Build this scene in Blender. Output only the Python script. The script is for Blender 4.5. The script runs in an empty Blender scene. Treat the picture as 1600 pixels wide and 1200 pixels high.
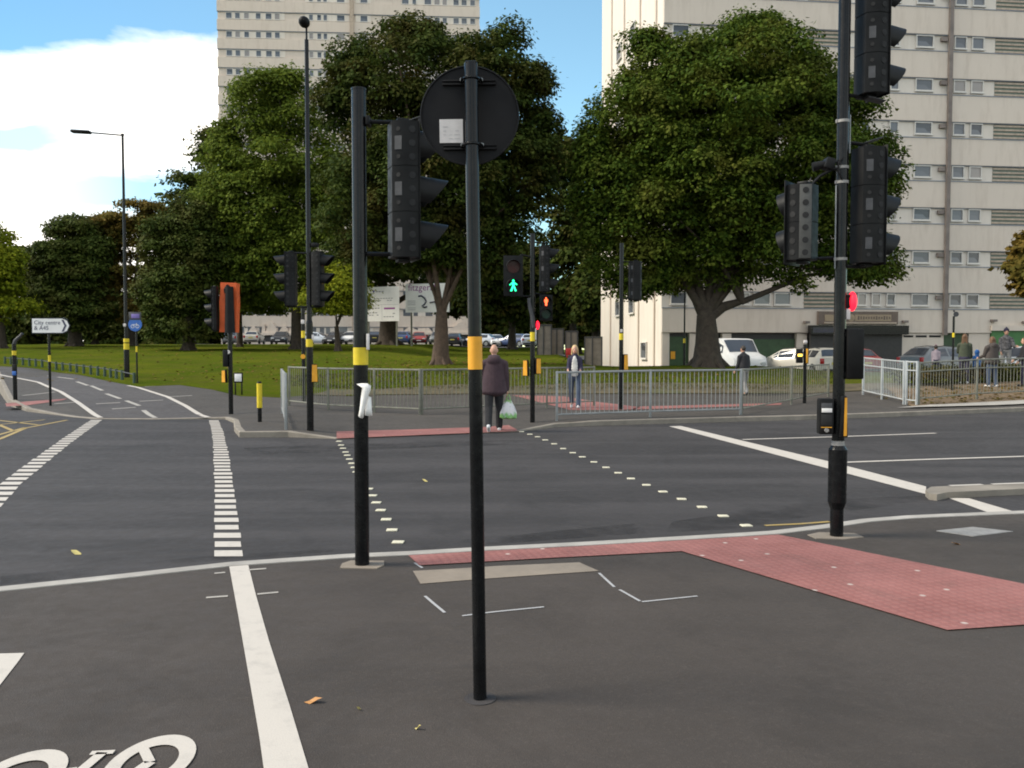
import bpy, bmesh, math, random
import numpy as np
from mathutils import Vector, Matrix
random.seed(7); RNG = np.random.default_rng(7)
SC = bpy.context.scene; COL = SC.collection
PI = math.pi
# ---------------------------------------------------------------- camera
F, CX, CY, EYE = 1300.0, 800.0, 600.0, 1.65
PITCH = math.atan(52/1300)
def ray(px, py):
    u, v = (px-CX)/F, (CY-py)/F
    c, s = math.cos(PITCH), math.sin(PITCH)
    return Vector((u, c+v*s, -s+v*c))
def at(px, py, d):                       # point on the sight line at depth y = d
    r = ray(px, py); t = d/r.y
    return Vector((r.x*t, d, EYE+r.z*t))
def gp(px, py, z=0.0):                   # point on the flat ground
    r = ray(px, py); t = (z-EYE)/r.z
    return Vector((r.x*t, r.y*t, z))
cam = bpy.data.cameras.new("camera"); camo = bpy.data.objects.new("camera", cam); COL.objects.link(camo)
camo.location = (0, 0, EYE); camo.rotation_euler = (PI/2-PITCH, 0, 0)
cam.sensor_width = 36; cam.lens = 36*F/1600; cam.clip_start = .05; cam.clip_end = 3000
SC.camera = camo
# ---------------------------------------------------------------- terrain
def lerp_pts(pts, v):
    if v <= pts[0][0]: return pts[0][1]
    for (a, b), (c, d) in zip(pts, pts[1:]):
        if v <= c:
            t = (v-a)/(c-a); return b+(d-b)*t
    return pts[-1][1]
def sm(a, b, v):
    t = min(1, max(0, (v-a)/(b-a))); return t*t*(3-2*t)
PC = [(28.5,.1),(30,.3),(33,.72),(36,1.0),(50,1.08),(90,2.0),(150,2.3),(700,2.6)]
PE = [(28.5,.1),(30,.3),(33,.72),(36,1.0),(39,.5),(42,.2),(60,.2),(90,.6),(150,1.5),(700,2.6)]
PR = [(23,.1),(26,.25),(29.5,.47),(33,.74),(35.5,.74),(40,.25),(60,.2),(90,.6),(150,1.5),(700,2.6)]
PL = [(21,0),(30,.42),(45,1.1),(60,1.75),(75,2.2),(100,2.35),(150,2.4),(700,2.6)]
KERB_PX = [(-150,590),(-60,597),(-6,606),(4,620),(14,634),(42,643),(115,652),(150,655),(240,655.5),(330,655),(352,655.3),(365,661),(366,674),(374,683.5),(450,683),(525,686),(660,680),(810,675),(870,667.5),(1040,662),(1300,655),(1600,643)]
KERB = [gp(*p) for p in KERB_PX]
kd = (KERB[-1]-KERB[-2]).normalized(); KERB.append(KERB[-1]+kd*90)
def kerb_y(x): return 17.45+.36*x if x > -3.4 else 15.9
def kfac(x): return lerp_pts([(-7.6,0),(-5.8,1),(-4.2,1),(-3.3,0),(.25,0),(1.3,1)], x)
def terrain(x, y):
    wl = 1-sm(-8.5,-5,x); wr = sm(10,14,x); we = sm(3,6.5,x)
    c = lerp_pts(PC,y)*(1-we)+lerp_pts(PE,y)*we
    c = c*(1-wr)+lerp_pts(PR,y)*wr
    s = y-kerb_y(x)
    if s < 3: c = c*(kfac(x)+(1-kfac(x))*sm(0,2.6,s))
    z = c*(1-wl)+lerp_pts(PL,y)*wl
    if y > 30: z += .05*math.sin(x*.9+y*.35)*sm(30,36,y)*math.cos(x*.37-y*.21)
    return z
def tp(px, py, off=0.0):                 # sight line meets the terrain
    r = ray(px, py); r = r/r.y; d = 3.0
    while d < 400:
        if EYE+r.z*d <= terrain(r.x*d, d)+off: break
        d += .1
    lo, hi = d-.1, d
    for _ in range(20):
        m = (lo+hi)/2
        if EYE+r.z*m <= terrain(r.x*m, m)+off: hi = m
        else: lo = m
    return Vector((r.x*hi, hi, terrain(r.x*hi, hi)+off))
def onground(px, d):                     # point on the terrain in pixel column px, depth d
    x = (px-CX)/F*d
    return Vector((x, d, terrain(x, d)))
# ---------------------------------------------------------------- objects
def props(o, label=None, cat=None, group=None, kind=None):
    if label: o['label'] = label
    if cat: o['category'] = cat
    if group: o['group'] = group
    if kind: o['kind'] = kind
    return o
def thing(name, loc, rz=0, label=None, cat=None, group=None):
    o = bpy.data.objects.new(name, None); COL.objects.link(o); o.empty_display_size = .2
    o.location = loc; o.rotation_euler = (0,0,rz)
    return props(o, label, cat, group)
def link_mesh(name, me, parent=None, loc=(0,0,0), rot=(0,0,0)):
    o = bpy.data.objects.new(name, me); COL.objects.link(o)
    o.location = loc; o.rotation_euler = rot
    if parent: o.parent = parent
    return o
def copy_tree(o, parent=None):
    c = o.copy(); COL.objects.link(c); c.parent = parent
    for ch in list(o.children): copy_tree(ch, c)
    return c
class MB:
    """collects shapes; build() links them as one mesh object"""
    def __init__(s): s.bm = bmesh.new(); s.mi = 0
    def _fin(s, n0):
        for f in s.bm.faces[n0:] if False else []: pass
    def box(s, c, size, bev=0, M=None, rz=0):
        t = bmesh.new(); bmesh.ops.create_cube(t, size=1)
        bmesh.ops.scale(t, vec=size, verts=t.verts)
        if bev: bmesh.ops.bevel(t, geom=list(t.edges), offset=bev, segments=2, profile=.5, affect='EDGES')
        mm = Matrix.Translation(c) @ Matrix.Rotation(rz,4,'Z')
        if M: mm = M @ mm
        return s.add(t, mm)
    def add(s, t, mm=None):
        if mm is not None: bmesh.ops.transform(t, matrix=mm, verts=t.verts)
        mp = {}
        for v in t.verts: mp[v] = s.bm.verts.new(v.co)
        for f in t.faces:
            try:
                g = s.bm.faces.new([mp[v] for v in f.verts]); g.material_index = s.mi
            except ValueError: pass
        t.free(); return s
    def cyl(s, p0, p1, r0, r1=None, n=16, caps=True):
        r1 = r0 if r1 is None else r1
        p0, p1 = Vector(p0), Vector(p1); d = p1-p0
        q = d.to_track_quat('Z','Y')
        rings = []
        for p, r in ((p0,r0),(p1,r1)):
            rings.append([s.bm.verts.new(p+q@Vector((math.cos(2*PI*k/n)*r, math.sin(2*PI*k/n)*r, 0))) for k in range(n)])
        for k in range(n):
            f = s.bm.faces.new((rings[0][k],rings[0][(k+1)%n],rings[1][(k+1)%n],rings[1][k])); f.material_index = s.mi
        if caps:
            s.bm.faces.new(rings[0][::-1]).material_index = s.mi; s.bm.faces.new(rings[1]).material_index = s.mi
        return s
    def tube(s, pts, radii, n=8):
        pts = [Vector(p) for p in pts]
        if not hasattr(radii,'__len__'): radii = [radii]*len(pts)
        rings = []; prev = None
        for i, p in enumerate(pts):
            d = (pts[min(i+1,len(pts)-1)]-pts[max(i-1,0)]).normalized()
            a = Vector((0,0,1)) if abs(d.z) < .9 else Vector((1,0,0))
            if prev is not None: a = prev
            x = (a-d*a.dot(d)).normalized(); prev = x; y = d.cross(x)
            rings.append([s.bm.verts.new(p+x*math.cos(2*PI*k/n)*radii[i]+y*math.sin(2*PI*k/n)*radii[i]) for k in range(n)])
        for a, b in zip(rings, rings[1:]):
            for k in range(n):
                s.bm.faces.new((a[k],a[(k+1)%n],b[(k+1)%n],b[k])).material_index = s.mi
        s.bm.faces.new(rings[0][::-1]).material_index = s.mi; s.bm.faces.new(rings[-1]).material_index = s.mi
        return s
    def face(s, pts):
        f = s.bm.faces.new([s.bm.verts.new(p) for p in pts]); f.material_index = s.mi; return s
    def prism(s, poly, z0, z1, M=None):
        """poly in local xy, extruded z0..z1"""
        t = bmesh.new()
        a = [t.verts.new((x,y,z0)) for x,y in poly]; b = [t.verts.new((x,y,z1)) for x,y in poly]
        n = len(poly)
        t.faces.new(a[::-1]); t.faces.new(b)
        for k in range(n): t.faces.new((a[k],a[(k+1)%n],b[(k+1)%n],b[k]))
        bmesh.ops.recalc_face_normals(t, faces=t.faces)
        return s.add(t, M)
    def ell(s, c, r, seg=16, M=None):
        t = bmesh.new(); bmesh.ops.create_uvsphere(t, u_segments=seg, v_segments=max(6,seg*2//3), radius=1)
        mm = Matrix.Translation(c) @ Matrix.Diagonal((*r,1)) if M is None else Matrix.Translation(c) @ M @ Matrix.Diagonal((*r,1))
        return s.add(t, mm)
    def cap(s, p0, p1, r0, r1=None, n=12):
        r1 = r0 if r1 is None else r1
        s.ell(p0,(r0,)*3,n); s.ell(p1,(r1,)*3,n); return s.cyl(p0,p1,r0,r1,n)
    def mesh(s, name, mats, smooth=35, recalc=False):
        if recalc: bmesh.ops.recalc_face_normals(s.bm, faces=s.bm.faces)
        me = bpy.data.meshes.new(name); s.bm.to_mesh(me); s.bm.free()
        for m in (mats if isinstance(mats,(list,tuple)) else [mats]): me.materials.append(m)
        if smooth:
            me.polygons.foreach_set('use_smooth', [True]*len(me.polygons)); me.set_sharp_from_angle(angle=math.radians(smooth))
        return me
    def build(s, name, mats, parent=None, loc=(0,0,0), rot=(0,0,0), smooth=35, recalc=False):
        return link_mesh(name, s.mesh(name, mats, smooth, recalc), parent, loc, rot)
def np_mesh(name, V, Fq, mat, parent=None, smooth=False):
    me = bpy.data.meshes.new(name)
    n, k = Fq.shape
    me.vertices.add(len(V)); me.vertices.foreach_set('co', V.astype(np.float32).ravel())
    me.loops.add(n*k); me.loops.foreach_set('vertex_index', Fq.astype(np.int32).ravel())
    me.polygons.add(n); me.polygons.foreach_set('loop_start', np.arange(0,n*k,k,dtype=np.int32))
    me.update(calc_edges=True); me.materials.append(mat)
    if smooth: me.polygons.foreach_set('use_smooth', [True]*n)
    return link_mesh(name, me, parent)
# ---------------------------------------------------------------- materials
def newmat(name):
    m = bpy.data.materials.new(name); m.use_nodes = True
    nt = m.node_tree; return m, nt, nt.nodes['Principled BSDF']
def N(nt, typ, **kw):
    n = nt.nodes.new(typ)
    for k, v in kw.items():
        if k in n.inputs: n.inputs[k].default_value = v
        else: setattr(n, k, v)
    return n
def mixcol(nt, fac, a, b, blend='MIX'):
    n = nt.nodes.new('ShaderNodeMix'); n.data_type = 'RGBA'; n.blend_type = blend
    for s_, v in ((0,fac),(6,a),(7,b)):
        if hasattr(v,'is_output'): nt.links.new(v, n.inputs[s_])
        elif s_ == 0: n.inputs[0].default_value = v
        else: n.inputs[s_].default_value = (*v,1) if len(v)==3 else v
    return n.outputs[2]
def ramp(nt, val, a, b, ca=0., cb=1.):
    n = nt.nodes.new('ShaderNodeMapRange'); n.clamp = True
    nt.links.new(val, n.inputs[0])
    for i, v in enumerate((a,b,ca,cb)): n.inputs[i+1].default_value = v
    return n.outputs[0]
def noise(nt, scale, detail=4, rough=.6, coord='Object', vec=None, dist=0):
    n = N(nt,'ShaderNodeTexNoise'); n.inputs['Scale'].default_value = scale
    n.inputs['Detail'].default_value = detail; n.inputs['Roughness'].default_value = rough; n.inputs['Distortion'].default_value = dist
    if vec is None:
        tc = N(nt,'ShaderNodeTexCoord'); vec = tc.outputs[coord]
    nt.links.new(vec, n.inputs['Vector']); return n.outputs['Fac']
def bump(nt, b, h, strength=.3, dist=.01):
    n = N(nt,'ShaderNodeBump'); n.inputs['Strength'].default_value = strength; n.inputs['Distance'].default_value = dist
    nt.links.new(h, n.inputs['Height']); nt.links.new(n.outputs[0], b.inputs['Normal'])
def simple(name, col, rough=.5, var=.18, scale=6., metal=0., bmp=0., spec=None, dirt=None):
    m, nt, b = newmat(name)
    f = noise(nt, scale, 5)
    lo = tuple(c*(1-var) for c in col); hi = tuple(min(1,c*(1+var)) for c in col)
    c = mixcol(nt, ramp(nt,f,.3,.7), lo, hi)
    if dirt:
        g = noise(nt, scale*.35, 6, .7); c = mixcol(nt, ramp(nt,g,.5,.75,0,dirt[1]), c, dirt[0])
    nt.links.new(c, b.inputs['Base Color'])
    b.inputs['Roughness'].default_value = rough; b.inputs['Metallic'].default_value = metal
    r = ramp(nt, noise(nt, scale*3, 3), .3,.7, max(0,rough-.08), min(1,rough+.08)); nt.links.new(r, b.inputs['Roughness'])
    if spec is not None: b.inputs['Specular IOR Level'].default_value = spec
    if bmp: bump(nt, b, noise(nt, scale*8, 4), bmp, .004)
    return m
def emis(name, col, strength):
    m, nt, b = newmat(name); b.inputs['Base Color'].default_value = (*[c*.3 for c in col],1)
    b.inputs['Emission Color'].default_value = (*col,1); b.inputs['Emission Strength'].default_value = strength; return m
def asphalt(name, col, fine=1., patch=.25, tint=None, tracks=.25, stain=.5, seam=.0):
    m, nt, b = newmat(name)
    a = noise(nt, 190, 2, .7); p = noise(nt, .55, 5, .6); q = noise(nt, 9, 4, .6)
    tc0 = N(nt,'ShaderNodeTexCoord'); mp0 = N(nt,'ShaderNodeMapping'); mp0.inputs['Rotation'].default_value = (0,0,-.34); mp0.inputs['Scale'].default_value = (.10,1.,1.); nt.links.new(tc0.outputs['Object'],mp0.inputs[0])
    tr = noise(nt, 1.3, 4, .55, vec=mp0.outputs[0]); st = noise(nt, .9, 6, .75, dist=.6); cr = N(nt,'ShaderNodeTexVoronoi'); cr.feature = 'DISTANCE_TO_EDGE'; cr.inputs['Scale'].default_value = .33; dn = noise(nt, 2.2, 5, .7); ad = N(nt,'ShaderNodeVectorMath'); ad.operation = 'ADD'; nt.links.new(tc0.outputs['Object'],ad.inputs[0]); nt.links.new(dn,ad.inputs[1]); nt.links.new(ad.outputs[0],cr.inputs['Vector'])
    vo = N(nt,'ShaderNodeTexVoronoi'); vo.inputs['Scale'].default_value = 130
    tc = N(nt,'ShaderNodeTexCoord'); nt.links.new(tc.outputs['Object'], vo.inputs['Vector'])
    c = mixcol(nt, ramp(nt,p,.3,.72), tuple(x*(1-patch) for x in col), tuple(x*(1+patch) for x in col))
    c = mixcol(nt, ramp(nt,q,.35,.7,0,.35), c, tint or tuple(x*.72 for x in col))
    c = mixcol(nt, ramp(nt,a,.35,.7,0,.6), c, tuple(x*.5 for x in col))
    sp = N(nt,'ShaderNodeSeparateColor'); nt.links.new(vo.outputs['Color'], sp.inputs[0])
    c = mixcol(nt, ramp(nt,sp.outputs[0],.86,.95,0,.55*fine), c, tuple(min(1,x*2.3) for x in col))
    c = mixcol(nt, ramp(nt,tr,.42,.60,0,tracks), c, tuple(x*1.32 for x in col))
    c = mixcol(nt, ramp(nt,st,.50,.66,0,stain), c, tuple(x*.50 for x in col))
    c = mixcol(nt, ramp(nt,cr.outputs['Distance'],.0,.010,seam,0), c, tuple(x*.45 for x in col))
    nt.links.new(c, b.inputs['Base Color'])
    nt.links.new(ramp(nt,q,.3,.7,.72,.92), b.inputs['Roughness']); b.inputs['Specular IOR Level'].default_value = .35
    bump(nt, b, vo.outputs['Distance'], .35, .004)
    return m
MAT = {}
MAT['road'] = asphalt('road_asphalt', (.040,.0365,.0375), .35, .22, tracks=.75, stain=.55)
MAT['pave'] = asphalt('pavement_asphalt', (.056,.0465,.041), .35, .25, tracks=.2, stain=.45, seam=.0)
MAT['farpave'] = asphalt('far_pavement_asphalt', (.066,.058,.052), .6, .22)
MAT['cycle'] = asphalt('cycle_path_asphalt', (.074,.067,.067), .6, .15)
MAT['kerb'] = simple('kerb_concrete', (.21,.185,.155), .85, .2, 3, bmp=.3, dirt=((.10,.085,.07),.5))
MAT['kerb_white'] = simple('kerb_edge_concrete', (.33,.31,.285), .85, .2, 3, bmp=.3, dirt=((.2,.18,.17),.5))
def paint(name, col, worn):
    m, nt, b = newmat(name)
    c = mixcol(nt, ramp(nt,noise(nt,7,6,.7),.5-.0,.72,0,worn), col, (.2,.19,.18))
    c = mixcol(nt, ramp(nt,noise(nt,160,2,.7),.55,.75,0,.5*worn+.12), c, (.22,.2,.19))
    nt.links.new(c, b.inputs['Base Color']); b.inputs['Roughness'].default_value = .7
    bump(nt, b, noise(nt,120,3), .3, .003); return m
MAT['white_line'] = paint('white_road_paint', (.49,.45,.405), .3)
MAT['worn_line'] = paint('worn_road_paint', (.36,.335,.30), .7)
MAT['yellow_line'] = paint('yellow_road_paint', (.34,.24,.07), .7)
MAT['chalk'] = paint('chalk_spray', (.36,.36,.37), .8)
def tactile():
    m, nt, b = newmat('red_blister_paving')
    tc = N(nt,'ShaderNodeTexCoord'); mp = N(nt,'ShaderNodeMapping'); mp.inputs['Rotation'].default_value = (0,0,-.3)
    nt.links.new(tc.outputs['Object'], mp.inputs[0])
    br = N(nt,'ShaderNodeTexBrick'); br.offset = 0; br.inputs['Scale'].default_value = 2.5; br.inputs['Brick Width'].default_value = 1; br.inputs['Row Height'].default_value = 1
    br.inputs['Mortar Size'].default_value = .012; br.inputs['Color1'].default_value = (.20,.070,.062,1); br.inputs['Color2'].default_value = (.235,.088,.079,1); br.inputs['Mortar'].default_value = (.16,.06,.055,1)
    nt.links.new(mp.outputs[0], br.inputs['Vector'])
    c = mixcol(nt, ramp(nt,noise(nt,3,5,.7),.45,.75,0,.45), br.outputs['Color'], (.30,.13,.12))
    c = mixcol(nt, ramp(nt,noise(nt,.8,4,.7),.4,.7,0,.3), c, (.46,.2,.18))
    vo = N(nt,'ShaderNodeTexVoronoi'); vo.voronoi_dimensions = '2D'; vo.inputs['Randomness'].default_value = 0; vo.inputs['Scale'].default_value = 15
    nt.links.new(mp.outputs[0], vo.inputs['Vector'])
    c = mixcol(nt, ramp(nt,vo.outputs['Distance'],.22,.44,.22,0), c, (.37,.175,.155))
    c = mixcol(nt, ramp(nt,noise(nt,1.7,6,.75,dist=.5),.5,.7,0,.5), c, (.15,.075,.065))
    c = mixcol(nt, ramp(nt,noise(nt,150,2),.5,.75,0,.4), c, (.15,.06,.055))
    v2 = N(nt,'ShaderNodeTexVoronoi'); v2.voronoi_dimensions = '2D'; v2.inputs['Scale'].default_value = 3.3; nt.links.new(tc.outputs['Object'], v2.inputs['Vector'])
    gs = N(nt,'ShaderNodeSeparateColor'); nt.links.new(v2.outputs['Color'],gs.inputs[0]); gm = N(nt,'ShaderNodeMath'); gm.operation = 'MULTIPLY'; nt.links.new(ramp(nt,v2.outputs['Distance'],.035,.085,.7,0),gm.inputs[0]); nt.links.new(ramp(nt,gs.outputs[0],.70,.72),gm.inputs[1])
    c = mixcol(nt, gm.outputs[0], c, (.52,.47,.43))   # gum spots
    nt.links.new(c, b.inputs['Base Color']); b.inputs['Roughness'].default_value = .8
    bump(nt, b, ramp(nt,vo.outputs['Distance'],.22,.44,1,0), .4, .006); return m
MAT['tactile'] = tactile()
MAT['conc'] = simple('pale_concrete', (.215,.18,.145), .9, .16, 2.5, bmp=.4, dirt=((.15,.13,.11),.5))
MAT['lidmetal'] = simple('cover_metal', (.26,.25,.24), .6, .2, 8, bmp=.4)
def lawn_mat():
    m, nt, b = newmat('lawn_grass')
    a = noise(nt,.35,5,.65); f = noise(nt,14,4,.7); g = noise(nt,1.3,5,.7)
    c = mixcol(nt, ramp(nt,a,.35,.65), (.054,.092,.007), (.122,.138,.012))
    c = mixcol(nt, ramp(nt,g,.42,.68,0,.75), c, (.095,.085,.026))
    c = mixcol(nt, ramp(nt,f,.35,.7,0,.6), c, (.045,.062,.008))
    nt.links.new(c, b.inputs['Base Color']); b.inputs['Roughness'].default_value = 1.; b.inputs['Specular IOR Level'].default_value = 0.
    bump(nt, b, noise(nt,22,4,.8), .9, .06); return m
MAT['lawn'] = lawn_mat()
MAT['bank'] = simple('bare_grassy_bank', (.075,.060,.032), .95, .4, 2.2, bmp=.8, dirt=((.055,.075,.016),.9))
MAT['soil'] = simple('leaf_littered_soil', (.13,.088,.05), .95, .45, 4, bmp=.8, dirt=((.22,.13,.05),.7))
MAT['black'] = simple('black_gloss_paint', (.006,.0062,.007), .22, .3, 9, spec=.22)
MAT['blackmatt'] = simple('black_plastic', (.008,.008,.0085), .5, .3, 5, bmp=.1, spec=.14, dirt=((.02,.02,.02),.5))
MAT['headgrey'] = simple('dark_grey_plastic', (.010,.010,.0105), .5, .3, 5, spec=.14, dirt=((.02,.02,.02),.6))
MAT['hole'] = simple('dark_recess', (.008,.008,.009), .8)
MAT['plate'] = simple('grey_moulded_panel', (.042,.043,.048), .6, .2, 20)
MAT['greysign'] = simple('sign_back_grey', (.010,.0095,.0105), .6, .15, 4, spec=.14, dirt=((.018,.017,.018),.5))
MAT['yellow'] = simple('yellow_reflective_tape', (.62,.47,.01), .5, .12, 8)
MAT['amber'] = simple('amber_plastic', (.72,.33,.015), .5, .12, 8)
MAT['orange'] = simple('orange_cover_fabric', (.62,.10,.02), .7, .2, 5, bmp=.3)
MAT['white'] = simple('white_sign_face', (.72,.71,.70), .5, .06, 3)
MAT['sticker'] = simple('white_sticker', (.60,.56,.55), .6, .08, 25)
MAT['galv'] = simple('galvanised_steel', (.27,.28,.285), .5, .18, 4, metal=.3, dirt=((.24,.24,.23),.6))
MAT['galvold'] = simple('weathered_rail_paint', (.17,.17,.14), .6, .22, 4, metal=.1)
MAT['gold'] = simple('lens_red_off', (.04,.006,.005), .3, spec=.2)
MAT['lred'] = MAT['gold']
MAT['lamb'] = simple('lens_amber_off', (.12,.06,.008), .25)
MAT['lgrn'] = simple('lens_green_off', (.005,.025,.016), .3, spec=.2)
MAT['green_man'] = emis('lit_green_lamp', (.02,1.,.38), 1.6)
MAT['red_man'] = emis('lit_red_lamp', (1.,.10,.03), 2.4)
MAT['red_lamp'] = emis('lit_red_indicator', (1.,.01,.03), 1.5)
MAT['amber_lamp'] = emis('lit_amber_indicator', (1.,.6,.08), 2.0)
MAT['blue'] = simple('blue_sign_face', (.03,.12,.42), .45)
MAT['purple'] = simple('purple_ink', (.30,.07,.28), .6)
MAT['violet'] = simple('violet_ink', (.16,.12,.36), .6)
MAT['ink'] = simple('grey_ink', (.34,.33,.36), .6)
MAT['darkink'] = simple('dark_ink', (.05,.05,.09), .6)
MAT['stud'] = simple('pale_stud', (.62,.58,.45), .5, .15, 30)
MAT['glass'] = None
def glass(name, col, rough=.12, curtain=False):
    m, nt, b = newmat(name)
    tc = N(nt,'ShaderNodeObjectInfo')
    c = mixcol(nt, tc.outputs['Random'], tuple(x*.5 for x in col), tuple(min(1,x*1.9) for x in col))
    if curtain:
        c = mixcol(nt, ramp(nt,noise(nt,1.7,0,coord='Object'),.45,.52,0,1), c, tuple(min(1,x*1.5) for x in col)); c = mixcol(nt, ramp(nt,tc.outputs['Random'],.74,.76,0,.85), c, (.30,.265,.24))
    nt.links.new(c, b.inputs['Base Color']); b.inputs['Roughness'].default_value = rough; b.inputs['Specular IOR Level'].default_value = .6
    return m
MAT['glass'] = glass('window_glass', (.085,.09,.10), curtain=True)
MAT['carglass'] = glass('car_glass', (.03,.035,.045), .06)
# ================================================================ SETTING
def drape(name, poly, mat, off, xs, ys, kind='structure', zf=None):
    """a sheet with outline poly (world xy), cut into cells and laid on the terrain"""
    bm = bmesh.new()
    from mathutils.geometry import tessellate_polygon
    vs = [bm.verts.new((p[0],p[1],0)) for p in poly]
    for t in tessellate_polygon([[Vector((p[0],p[1],0)) for p in poly]]):
        try: bm.faces.new([vs[i] for i in t])
        except ValueError: pass
    for vals, ax in ((xs,(1,0,0)),(ys,(0,1,0))):
        for v in vals:
            bmesh.ops.bisect_plane(bm, geom=bm.verts[:]+bm.edges[:]+bm.faces[:], plane_co=Vector(ax)*v, plane_no=ax, dist=1e-5)
    zf = zf or terrain
    for v in bm.verts: v.co.z = zf(v.co.x, v.co.y)+off
    for f in bm.faces:
        if f.normal.z < 0: f.normal_flip()
    bmesh.ops.recalc_face_normals(bm, faces=bm.faces)
    if sum(f.normal.z for f in bm.faces) < 0: bmesh.ops.reverse_faces(bm, faces=bm.faces)
    me = bpy.data.meshes.new(name); bm.to_mesh(me); bm.free(); me.materials.append(mat)
    me.polygons.foreach_set('use_smooth', [True]*len(me.polygons))
    o = link_mesh(name, me); o['kind'] = kind; return o
def fr(a, b, s):
    r = []; v = a
    while v <= b: r.append(v); v += s
    return r
flat0 = lambda x, y: 0.0
# road: one flat sheet, wide
m = MB(); m.face([(-700,-300,-.012),(700,-300,-.012),(700,900,-.012),(-700,900,-.012)]); m.build('ground', MAT['road'], smooth=0)['kind'] = 'structure'
m = MB(); m.face([(-160,-25,0),(160,-25,0),(160,75,0),(-60,24,0),(-160,24,0)]); m.build('road', MAT['road'], smooth=0)['kind'] = 'structure'
# near pavement
NK_PX = [(0,920),(180,901),(360,881),(540,868.5),(640,864),(760,857),(900,850),(1100,838.5),(1205,832),(1290,822),(1350,813),(1420,807.5),(1500,804),(1600,800)]
NK = [gp(*p,.02) for p in NK_PX]
d0 = (NK[0]-NK[2]).normalized(); d1 = (NK[-1]-NK[-3]).normalized()
NKX = [NK[0]+d0*40]+NK+[NK[-1]+d1*8, NK[-1]+d1*60]
m = MB(); m.face([(p.x,p.y,.02) for p in NKX]+[(NKX[-1].x,-25,.02),(NKX[0].x,-25,.02)])
bmesh.ops.triangulate(m.bm, faces=m.bm.faces); bmesh.ops.recalc_face_normals(m.bm, faces=m.bm.faces)
o = m.build('pavement', MAT['pave'], smooth=0); o['kind'] = 'structure'
def strip(pts, w0, w1, z0, z1):
    """kerb stone run: cross-section from offset w0 to w1 (left of travel), z0..z1"""
    m = MB(); L = []
    for i, p in enumerate(pts):
        a = pts[max(i-1,0)]; b = pts[min(i+1,len(pts)-1)]
        t = Vector((b[0]-a[0], b[1]-a[1], 0)).normalized(); n = Vector((-t.y,t.x,0))
        za, zb = (z0(p) if callable(z0) else z0), (z1(p) if callable(z1) else z1)
        q = Vector((p[0],p[1],0))
        L.append([m.bm.verts.new(v) for v in (q+n*w0+Vector((0,0,za)), q+n*w0+Vector((0,0,zb-.012)), q+n*(w0+(w1-w0)*.12)+Vector((0,0,zb)), q+n*w1+Vector((0,0,zb)), q+n*w1+Vector((0,0,za)))])
    for a, b in zip(L, L[1:]):
        for k in range(4): m.bm.faces.new((a[k],b[k],b[k+1],a[k+1]))
    m.bm.faces.new(L[0]); m.bm.faces.new(L[-1][::-1])
    bmesh.ops.recalc_face_normals(m.bm, faces=m.bm.faces); return m
def dense(pts, step):
    out = []
    for a, b in zip(pts, pts[1:]):
        n = max(1,int((Vector(b)-Vector(a)).length/step))
        for k in range(n): out.append(Vector(a).lerp(Vector(b),k/n))
    out.append(Vector(pts[-1])); return out
strip(NKX, .05, -.09, -.005, .028).build('near_kerb', MAT['kerb_white'], smooth=0)['kind'] = 'structure'
# far pavement + kerb
LAWN_PX = [(-400,566),(-150,566),(0,572.5),(60,577),(120,585.5),(180,598),(214,605),(280,602),(330,609),(375,619.5),(440,622),(480,618),(600,617.5),(700,617),(760,615.5),(870,616),(1000,616),(1150,615.5),(1290,614)]
LAWN = [tp(*p) for p in LAWN_PX]
LAWN += [Vector((13.2,28.2,0)), Vector((15.0,27.4,0)), Vector((40,36,0))]
KD = dense(KERB, .8)
kz = lambda p: max(.02, terrain(p[0], p[1]+.15)+.012)
strip(KD, 0, .13, -.005, kz).build('far_kerb', MAT['kerb'], smooth=0)['kind'] = 'structure'
kin = []
for i, p in enumerate(KERB):
    a = KERB[max(i-1,0)]; b = KERB[min(i+1,len(KERB)-1)]
    t = (b-a); t.z = 0; t.normalize(); kin.append((p.x-t.y*.11, p.y+t.x*.11))
poly = kin+[(LAWN[-1].x+60,LAWN[-1].y+26)]+[(p.x,p.y) for p in LAWN[::-1]]
drape('far_pavement', poly, MAT['farpave'], .008, fr(-14,16,.9), fr(16,44,1.0))
# right-hand soil verge between rail and hedge, pale edging
V = [(10.9,22.6),(12.2,23.2),(14.5,24.2),(40,33.5),(40,38),(15.0,29.0),(12.9,28.6)]
drape('soil_verge', V, MAT['soil'], .03, fr(10,40,1), fr(22,38,1))
E = [(10.2,22.0),(13.9,23.15),(40,32.4),(40,33.1),(13.5,23.75),(11.6,23.1)]
drape('pale_edging', E, MAT['kerb_white'], .05, fr(10,40,2), fr(22,34,1))
BK = [(p.x,p.y) for p in LAWN[11:-1]]
drape('earth_bank', BK+[(x+.3,y+1.7+.5*math.sin(x*1.7)) for x,y in BK[::-1]], MAT['bank'], .03, fr(-8,16,.8), fr(27,33,.7))
# lawn
lp = [(p.x,p.y) for p in LAWN]
poly = lp+[(700,300),(700,880),(-700,880),(-700,60),(-60,45)]
drape('lawn', poly, MAT['lawn'], .014, fr(-60,60,1.5)+[-500,-300,-200,-120,-90,90,130,200,300,500], fr(24,62,1.2)+fr(64,110,4)+[120,150,200,300,500])
# yard in front of the tower and far car park
drape('parking_yard', [(8,38.8),(60,38.8),(60,75),(6,75)], MAT['farpave'], .05, fr(8,60,4), fr(39,75,2))
drape('car_park', [(-42,88),(10,88),(10,112),(-42,112)], MAT['farpave'], .06, fr(-40,10,3), fr(90,112,3))
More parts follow.
